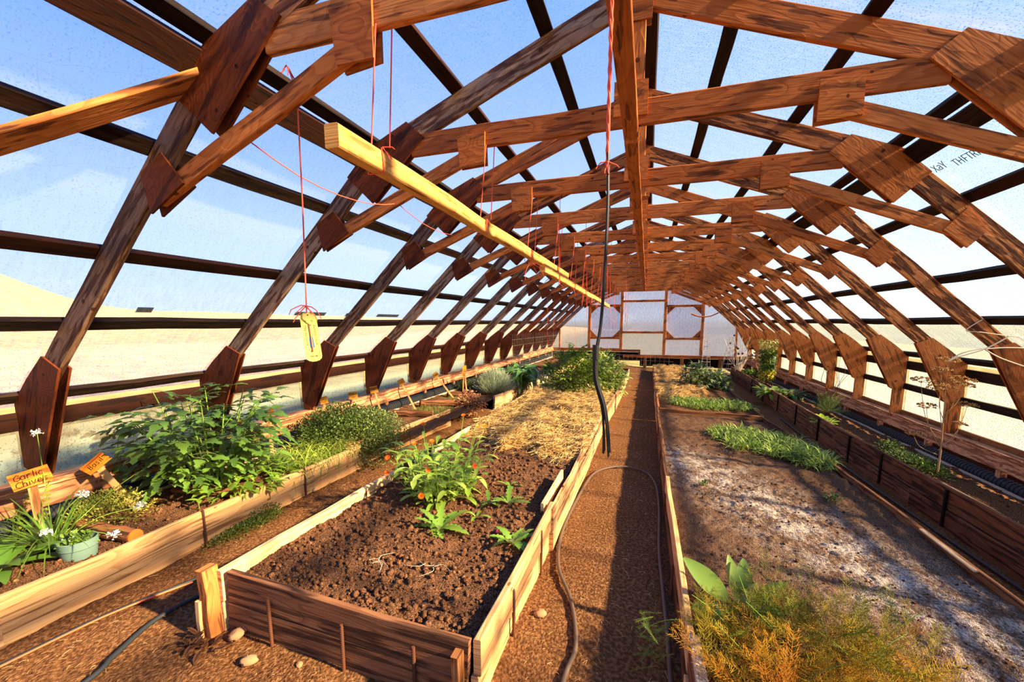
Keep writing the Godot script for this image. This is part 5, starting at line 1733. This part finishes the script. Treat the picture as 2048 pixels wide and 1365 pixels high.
func build_right_plants() -> void:
	var blade := [leaf_mesh(0.15, 0.016, 1.2, 0.25, 6, prof_lance), leaf_mesh(0.12, 0.014, 0.6, 0.25, 5, prof_lance)]
	var oval := leaf_mesh(1.0, 0.55, 0.7, 0.2, 5, prof_oval)
	# weed patches
	for q in [[[[1.45, 6.55, 0.42, 0.45, 700], [1.85, 6.2, 0.42, 0.62, 1100], [2.05, 5.75, 0.26, 0.38, 500], [1.32, 5.95, 0.16, 0.16, 130]], "thick bright green weed patch on the ash-dusted bed before the cross board"], [[[1.15, 8.95, 0.52, 0.5, 1100], [1.8, 9.1, 0.36, 0.45, 500]], "lower bright green weed patch behind the cross board of the right-hand bed"]]:
		var t := thing("weed_patch", q[1], "plant")
		var xs := []
		var cs := []
		for c in q[0]:
			for i in c[4]:
				var a := rng.randf() * TAU
				var r := sqrt(rng.randf())
				var b := rng.randf() * TAU
				var l := rf(0.1, 1.2)
				var x: float = c[0] + cos(a) * r * c[2]
				var d: float = c[1] + sin(a) * r * c[3]
				xs.append(aim(PG(x, 0.22 + rf(0, 0.09) * (1.2 - r), d), Vector3(cos(b) * sin(l), cos(l), sin(b) * sin(l)), Vector3(-cos(b), 0.8, -sin(b)), Vector3.ONE * rf(0.7, 1.35)))
				cs.append(mixc(lin(70, 100, 34), lin(168, 190, 92), rng.randf()))
		scatter("foliage", blade[0], M.leaf, xs, cs, t)
	for q in [[1.84, 4.47, 0.08, 60, "small dark weed alone on the ash-dusted soil"], [0.73, 4.35, 0.05, 30, "tiny pale weed near the left board of the ash-dusted bed"], [1.15, 6.3, 0.12, 70, "little green tuft left of the thick weed patch"]]:
		var t := thing("small_weed", q[4], "plant", PG(q[0], 0.215, q[1]))
		var dd := dome(Vector3.ZERO, q[2], 0.05, q[2], q[3], 0.02, 0.04, lin(50, 74, 30), lin(130, 150, 70), 0.8, 0.8)
		scatter("foliage", oval, M.leaf, dd[0], dd[1], t)
	# comfrey-like big leaves
	var cf := thing("big_leaf_plant", "big oval light green leaves at the near left corner of the right-hand bed", "plant", PG(0.68, 0.20, 2.42))
	var cm := [colour_mat(Color(0.36, 0.50, 0.20), 0.6), colour_mat(Color(0.26, 0.38, 0.14), 0.5)]
	var big := [leaf_mesh(0.30, 0.095, 0.25, 0.18, 10, prof_oval), leaf_mesh(0.24, 0.10, 0.9, 0.2, 10, prof_oval), leaf_mesh(0.30, 0.14, 1.1, 0.12, 10, prof_oval)]
	for q in [[Vector3(-0.95, 1.0, 0.25), 0, 0, 1.15, Vector3(0.2, 0.5, 0.9)], [Vector3(0.1, 0.9, -0.1), 1, 1, 0.9, Vector3(0, 0.4, 1)], [Vector3(-0.1, 0.75, -0.4), 0, 0, 0.8, Vector3(0.3, 0.6, 1)], [Vector3(-1.0, 0.35, 0.65), 2, 0, 1.0, Vector3(0.1, 1, 0.3)], [Vector3(0.9, 0.5, 0.1), 1, 1, 0.85, Vector3(-0.3, 1, 0.3)], [Vector3(0.5, 0.8, 0.4), 1, 0, 0.8, Vector3(-0.3, 0.8, 0.8)], [Vector3(0.7, 0.3, 0.6), 1, 1, 0.7, Vector3(0, 1, 0.4)], [Vector3(0.3, 0.6, -0.7), 1, 1, 0.8, Vector3(0, 1, 0.6)], [Vector3(1.0, 0.7, -0.4), 0, 1, 0.8, Vector3(-0.3, 1, 0.6)], [Vector3(0.2, 1.0, 0.5), 0, 0, 0.7, Vector3(0, 0.3, 1)]]:
		var d: Vector3 = q[0].normalized()
		var s := d * rf(0.05, 0.09)
		part("leaf_stalk", tube_mesh([Vector3.ZERO, s], 0.006, 0.004, 6), M.stem, cf)
		part("leaf", big[q[1]], cm[q[2]], cf, aim(s, d, q[4], Vector3.ONE * q[3]))
	# feathery fennel
	var fe := thing("feathery_herb", "feathery herb turning from green to yellow at the near end of the right-hand bed", "plant", PG(0.87, 0.20, 1.98))
	var fr := MB.new()
	fr.tube([Vector3.ZERO, Vector3(0, 0.01, 0.08), Vector3(0, 0.0, 0.17)], 0.0011, 0.0005, 3, false)
	for k in 11:
		var z := 0.02 + 0.014 * k
		for s in [-1.0, 1.0]:
			var p := Vector3(0, 0.006, z)
			var e := p + Vector3(s * rf(0.018, 0.034), rf(-0.012, 0.012), rf(0.014, 0.03))
			fr.tube([p, e], 0.0011, 0.0008, 3, false)
			fr.tube([p.lerp(e, 0.5), p.lerp(e, 0.5) + Vector3(s * 0.006, rf(-0.012, 0.014), 0.018)], 0.0010, 0.0007, 3, false)
	var frond := fr.done()
	var fx := []
	var fcs := []
	for i in 520:
		var px := rf(-0.42, 0.46)
		var pz := rf(-0.26, 0.34)
		var hgt := rf(0.0, 0.21) * (1.0 - 1.1 * absf(px) * absf(px) * 2.0)
		var a := rng.randf() * TAU
		fx.append(aim(Vector3(px, maxf(0.0, hgt), pz), Vector3(cos(a), rf(0.0, 1.2), sin(a)), Vector3(0, 1, 0.3), Vector3.ONE * rf(0.7, 1.2)))
		var y := clampf(0.6 + 0.8 * fn.get_noise_2d(px * 4.0 + 9.0, pz * 4.0) + pz * 1.1 - hgt * 1.2 + rf(-0.2, 0.2), 0, 1)
		var g := mixc(lin(86, 112, 34), lin(150, 158, 50), rng.randf())
		fcs.append(mixc(g, mixc(lin(250, 208, 60), lin(226, 160, 60), rng.randf()), y))
	for i in 60:
		var a := rng.randf() * TAU
		fx.append(aim(Vector3(rf(-0.25, 0.55), rf(0.04, 0.24), rf(-0.5, -0.1)), Vector3(cos(a) * 0.4, 1, sin(a) * 0.4), Vector3(0, 0.3, 1), Vector3.ONE * rf(0.6, 1.0)))
		fcs.append(mixc(lin(100, 124, 44), lin(190, 186, 80), rng.randf()))
	scatter("foliage", frond, M.frond, fx, fcs, fe)
	for i in 14:
		var a := rng.randf() * TAU
		var b := Vector3(rf(-0.3, 0.3), 0, rf(-0.2, 0.2))
		part("stem", tube_mesh(smooth([b, b + Vector3(cos(a) * 0.05, 0.16, sin(a) * 0.05), b + Vector3(cos(a) * 0.2, rf(0.22, 0.36), sin(a) * 0.2)], 4), 0.003, 0.0012, 5), M.stem, fe)
	# sprig spilling onto the path
	var sp := thing("spilling_sprig", "dark green feathery sprigs hanging over the board into the path", "plant", PG(0.36, 0.20, 2.12))
	var gm := colour_mat(Color(0.34, 0.46, 0.12), 0.7)
	part("stem", tube_mesh(smooth([Vector3(0.25, 0.06, 0), Vector3(0.0, 0.09, 0.02), Vector3(-0.13, 0.04, 0.02), Vector3(-0.20, -0.04, 0.03)], 5), 0.0025, 0.0014, 5), M.stem, sp)
	var sprig := MB.new()
	sprig.tube([Vector3.ZERO, Vector3(0, 0.004, 0.09), Vector3(0, -0.004, 0.18)], 0.0022, 0.001, 4, false)
	for k in 12:
		for sd in [-1.0, 1.0]:
			sprig.leaf(aim(Vector3(0, 0.002, 0.012 + k * 0.0135), Vector3(sd * 0.9, rf(-0.4, 0.6), 1.0), Vector3.UP), rf(0.022, 0.036), 0.004, 0.3, 0.2, 2, prof_lance)
	var sprig_mesh := sprig.done()
	for i in 26:
		var p := Vector3(rf(-0.15, 0.0), rf(-0.2, 0.06), rf(-0.12, 0.16))
		part("frond", sprig_mesh, gm, sp, aim(p, Vector3(-rf(0.3, 1.0), rf(-0.5, 0.3), rf(-0.7, 0.9)), Vector3.UP, Vector3.ONE * rf(0.4, 0.75)))
	# pepper plants
	for q in [[1.38, 11.55, 0.42, 0.66, 0.50, 520, "left-hand pepper plant with drooping dark leaves"], [1.92, 11.75, 0.32, 0.48, 0.42, 380, "right-hand pepper plant, lower, touching the bed edge"]]:
		var t := thing("pepper_plant", q[6], "plant", PG(q[0], 0.20, q[1]))
		var dd := dome(Vector3(0, 0.0, 0), q[2], q[3], q[4], q[5], 0.10, 0.17, lin(30, 48, 26), lin(128, 146, 100), -1.2, 0.6)
		scatter("foliage", leaf_mesh(1.0, 0.45, 0.9, 0.2, 5, prof_lance), M.leaf, dd[0], dd[1], t)
		for i in 4:
			part("stem", tube_mesh([Vector3(rf(-0.1, 0.1), 0, rf(-0.1, 0.1)), Vector3(rf(-0.2, 0.2), q[3] * 0.8, rf(-0.2, 0.2))], 0.01, 0.006, 6), M.stem, t)
	# --- bed along the right wall
	var cr := thing("creeping_mat", "low dark creeping mat of small leaves in the right wall bed", "plant", PG(3.22, 0.265, 6.15))
	var cd := merge(dome(Vector3(0, 0, 0.1), 0.24, 0.07, 0.6, 2000, 0.020, 0.036, lin(38, 58, 22), lin(110, 130, 58), 0.8, 0.6), dome(Vector3(0.02, 0, -0.45), 0.14, 0.13, 0.22, 350, 0.02, 0.04, lin(44, 68, 26), lin(120, 144, 66), 0.8, 0.7))
	scatter("foliage", oval, M.leaf, cd[0], cd[1], cr)
	var li := thing("lettuce", "lime green lettuce near the board of the right wall bed", "vegetable", PG(3.0, 0.265, 8.1))
	var ll := [leaf_mesh(0.17, 0.10, 0.5, 0.25, 7, prof_oval), leaf_mesh(0.15, 0.09, 1.0, 0.25, 7, prof_oval)]
	var lm := colour_mat(Color(0.62, 0.74, 0.16), 0.8)
	tuft_parts(li, "leaf", ll, lm, 34, 0.12, 0.3, 1.3, 0.6, 1.0)
	var yf := thing("young_dill", "young feathery green plant behind the lime lettuce", "plant", PG(3.3, 0.265, 8.8))
	var yd := dome(Vector3(0, 0.05, 0), 0.16, 0.30, 0.16, 90, 0.7, 1.2, lin(80, 110, 44), lin(160, 180, 90), 0.6, 0.9)
	scatter("foliage", frond, M.leaf, yd[0], yd[1], yf)
	for q in [[3.02, 6.9, "tiny light seedling between the lettuce and the creeping mat"]]:
		var t := thing("seedling", q[2], "plant", PG(q[0], 0.265, q[1]))
		for k in 4:
			part("leaf", ll[0], lm, t, aim(Vector3.ZERO, Vector3(cos(k * 1.6), 0.7, sin(k * 1.6)), Vector3.UP, Vector3.ONE * 0.35))
	# dry vine on strings
	var vi := thing("dry_vine", "bare reddish-brown vine climbing strings before the right wall", "plant", PG(3.36, 0.26, 9.0))
	for i in 9:
		var pts := [Vector3(rf(-0.05, 0.05), 0, rf(-0.05, 0.05))]
		for k in 5:
			pts.append(pts[-1] + Vector3(rf(-0.10, 0.12), rf(0.14, 0.26), rf(-0.16, 0.12)))
		part("vine_stem", tube_mesh(smooth(pts, 4), 0.008 if i < 2 else 0.004, 0.002, 5), M.rebar, vi)
	# dried dill with umbels
	var di := thing("dried_umbel_plant", "tall dried umbel plant with brown seed heads in the right wall bed", "plant", PG(3.21, 0.30, 5.6))
	var seeds := []
	var main := [Vector3(0, 0, 0), Vector3(0.0, 0.25, 0), Vector3(-0.02, 0.55, 0.01), Vector3(-0.03, 0.80, 0.02)]
	part("main_stem", tube_mesh(smooth(main, 4), 0.010, 0.005, 7), M.stemdry, di)
	for q in [[0.5, Vector3(-0.10, 1.10, 0.02), 0.085], [0.3, Vector3(-0.25, 0.98, 0.0), 0.10], [0.55, Vector3(0.05, 1.00, 0.05), 0.11], [0.6, Vector3(-0.02, 1.20, -0.05), 0.09], [0.2, Vector3(-0.30, 0.42, 0.1), 0.07], [0.25, Vector3(0.22, 0.72, -0.1), 0.09], [0.35, Vector3(-0.20, 0.72, 0.05), 0.08], [0.6, Vector3(-0.13, 0.92, 0.10), 0.11], [0.65, Vector3(0.14, 0.94, -0.05), 0.09], [0.3, Vector3(0.24, 0.50, -0.2), 0.06]]:
		var b := Vector3(-0.02, q[0], 0.0)
		var tip: Vector3 = q[1]
		part("branch", tube_mesh(smooth([b, b.lerp(tip, 0.5) + Vector3((tip.x - b.x) * 0.18, -0.02, 0), tip], 4), 0.0035, 0.0018, 5), M.stemdry, di)
		var ub := MB.new()
		umbel(ub, seeds, tip, Vector3(tip.x * 0.3, 1, 0.15).normalized(), q[2], 18)
		part("seed_head", ub.done(), M.stemdry, di)
	var sg := grains(seeds, 0.0052, lin(110, 72, 36), lin(200, 156, 92))
	scatter("seeds", pellet(), M.dry, sg[0], sg[1], di)
	# leafy clumps farther on
	var ch1 := thing("chard_clump", "pale green leafy clump under the tall bolting plant", "vegetable", PG(3.0, 0.265, 11.2))
	tuft_parts(ch1, "leaf", [leaf_mesh(0.30, 0.13, 0.8, 0.25, 8, prof_oval), leaf_mesh(0.26, 0.12, 1.3, 0.25, 8, prof_oval)], colour_mat(Color(0.48, 0.62, 0.22), 0.7), 60, 0.22, 0.2, 1.2, 0.7, 1.1)
	var ch2 := thing("chard_clump", "darker green leafy clump right of the pale leafy clump", "vegetable", PG(3.28, 0.27, 11.0))
	tuft_parts(ch2, "leaf", [leaf_mesh(0.28, 0.12, 0.9, 0.25, 8, prof_lance), leaf_mesh(0.30, 0.12, 1.3, 0.25, 8, prof_oval)], colour_mat(Color(0.22, 0.35, 0.14), 0.6), 60, 0.22, 0.2, 1.2, 0.7, 1.1)
	# bolting plant tied to a post
	var bo := thing("bolting_plant", "tall column of leaves, yellow below, green above, crowned with cream flowers", "plant", PG(3.34, 0.28, 13.2))
	var bx := []
	var bc := []
	for i in 1500:
		var y := rf(0.12, 1.22)
		var a := rng.randf() * TAU
		var r := (0.16 if y < 0.8 else 0.16 + (y - 0.8) * 0.28) * sqrt(rf(0.3, 1))
		bx.append(aim(Vector3(cos(a) * r, y, sin(a) * r), Vector3(cos(a), rf(-0.6, 0.6), sin(a)), Vector3.UP, Vector3.ONE * (rf(0.06, 0.11) if y < 0.95 else rf(0.03, 0.06))))
		var c := lin(214, 196, 60) if y < 0.4 else (lin(80, 112, 40) if y < 0.95 else lin(214, 206, 140))
		bc.append(mixc(c, lin(140, 160, 60), rng.randf() * 0.6))
	scatter("foliage", oval, M.leaf, bx, bc, bo)
	part("stem", tube_mesh([Vector3.ZERO, Vector3(0.02, 1.2, 0)], 0.02, 0.012, 8), M.stem, bo)
	for k in 6:
		var a := k * 1.05
		part("dry_leaf", leaf_mesh(0.3, 0.08, 1.4, 0.3, 6, prof_lance), M.stemdry, bo, aim(Vector3(0, 0.12, 0), Vector3(cos(a), 0.3, sin(a)), Vector3.UP))
	# dead seed stalks at the far end
	var ds := thing("dead_seed_stalks", "pale dead stalks with dark round seed heads near the far right corner", "plant", PG(3.15, 0.30, 16.0))
	for i in 26:
		var a := rng.randf() * TAU
		var tip := Vector3(cos(a) * rf(0.1, 0.55), rf(0.55, 1.25), sin(a) * rf(0.1, 0.4))
		part("stalk", tube_mesh([Vector3(rf(-0.1, 0.1), 0, rf(-0.1, 0.1)), tip], 0.008, 0.005, 5), M.cord, ds)
		if i % 3 == 0:
			var hb := MB.new()
			hb.blob(tip, Vector3.ONE * 0.035, fn, 0.4)
			part("seed_head", hb.done(), M.bedk[1], ds)
	var lg := thing("low_greens", "low green growth at the far end of the right wall bed", "plant", PG(3.35, 0.265, 15.0))
	var ld := dome(Vector3.ZERO, 0.28, 0.2, 0.5, 260, 0.07, 0.12, lin(50, 74, 30), lin(120, 144, 60), 0.6, 0.7)
	scatter("foliage", oval, M.leaf, ld[0], ld[1], lg)
	var dp := thing("dead_umbel", "grey-brown dead umbel plant leaning by the far right panes", "plant", PG(3.55, 0.25, 14.6))
	var s2 := []
	for i in 6:
		var tip := Vector3(rf(-0.3, 0.1), rf(0.35, 0.95), rf(-0.2, 0.3))
		part("stalk", tube_mesh([Vector3.ZERO, tip], 0.008, 0.004, 5), M.stemdry, dp)
		var ub := MB.new()
		umbel(ub, s2, tip, Vector3(rf(-0.4, 0.2), 1, 0.2).normalized(), 0.16, 14)
		part("seed_head", ub.done(), M.stemdry, dp)
	var g2 := grains(s2, 0.010, lin(110, 90, 60), lin(180, 156, 110))
	scatter("seeds", pellet(), M.dry, g2[0], g2[1], dp)
	# tomato cages
	for q in [[1.95, 14.6, "left-hand conical wire plant cage standing behind the pepper plants"], [2.45, 14.3, "right-hand wire plant cage leaning behind the pepper plants"]]:
		var mb := MB.new()
		var lean := 0.0 if q[0] < 2.2 else 0.16
		for k in 5:
			var a := TAU * k / 5.0
			mb.tube([Vector3(cos(a) * 0.17, 0, sin(a) * 0.17), Vector3(cos(a) * 0.06 + lean, 1.3, sin(a) * 0.06)], 0.004, 0.004, 5)
		for j in 7:
			var y := 0.15 + j * 0.16
			var r := 0.17 - 0.11 * y / 1.3
			var ring := []
			for k in 17:
				var a := TAU * k / 16.0
				ring.append(Vector3(cos(a) * r + lean * y / 1.3, y, sin(a) * r))
			mb.tube(ring, 0.0035, 0.0035, 5)
		var o := part("wire_plant_cage", mb.done(), M.wire, self, Transform3D(Basis.IDENTITY, PG(q[0], 0.2, q[1])))
		o.name = numbered("wire_plant_cage")
		tag(o, q[2], "plant cage")
	# bowed sticks before the white panel
	var bs := part("bowed_stick", tube_mesh(smooth([P(1.72, 2.05, 17.6), P(2.0, 1.95, 17.6), P(2.35, 1.95, 17.6), P(2.66, 2.08, 17.6)], 5), 0.03, 0.02, 7), M.truss[2], self)
	tag(bs, "short bowed stick hanging before the right white end panel", "stick")
	twine(P(2.1, 2.3, 17.6), P(2.16, 1.25, 17.6), 0.012, M.black, "dark crooked string hanging before the right white end panel", "", 0.0, "string")
	# yellow plant hanging on the right: cords at the right wall
	twine(P(3.72, 0.98, 5.2), P(3.70, 0.62, 5.2), 0.006, M.twine, "short knotted red twine hanging from the right wall mid rail")
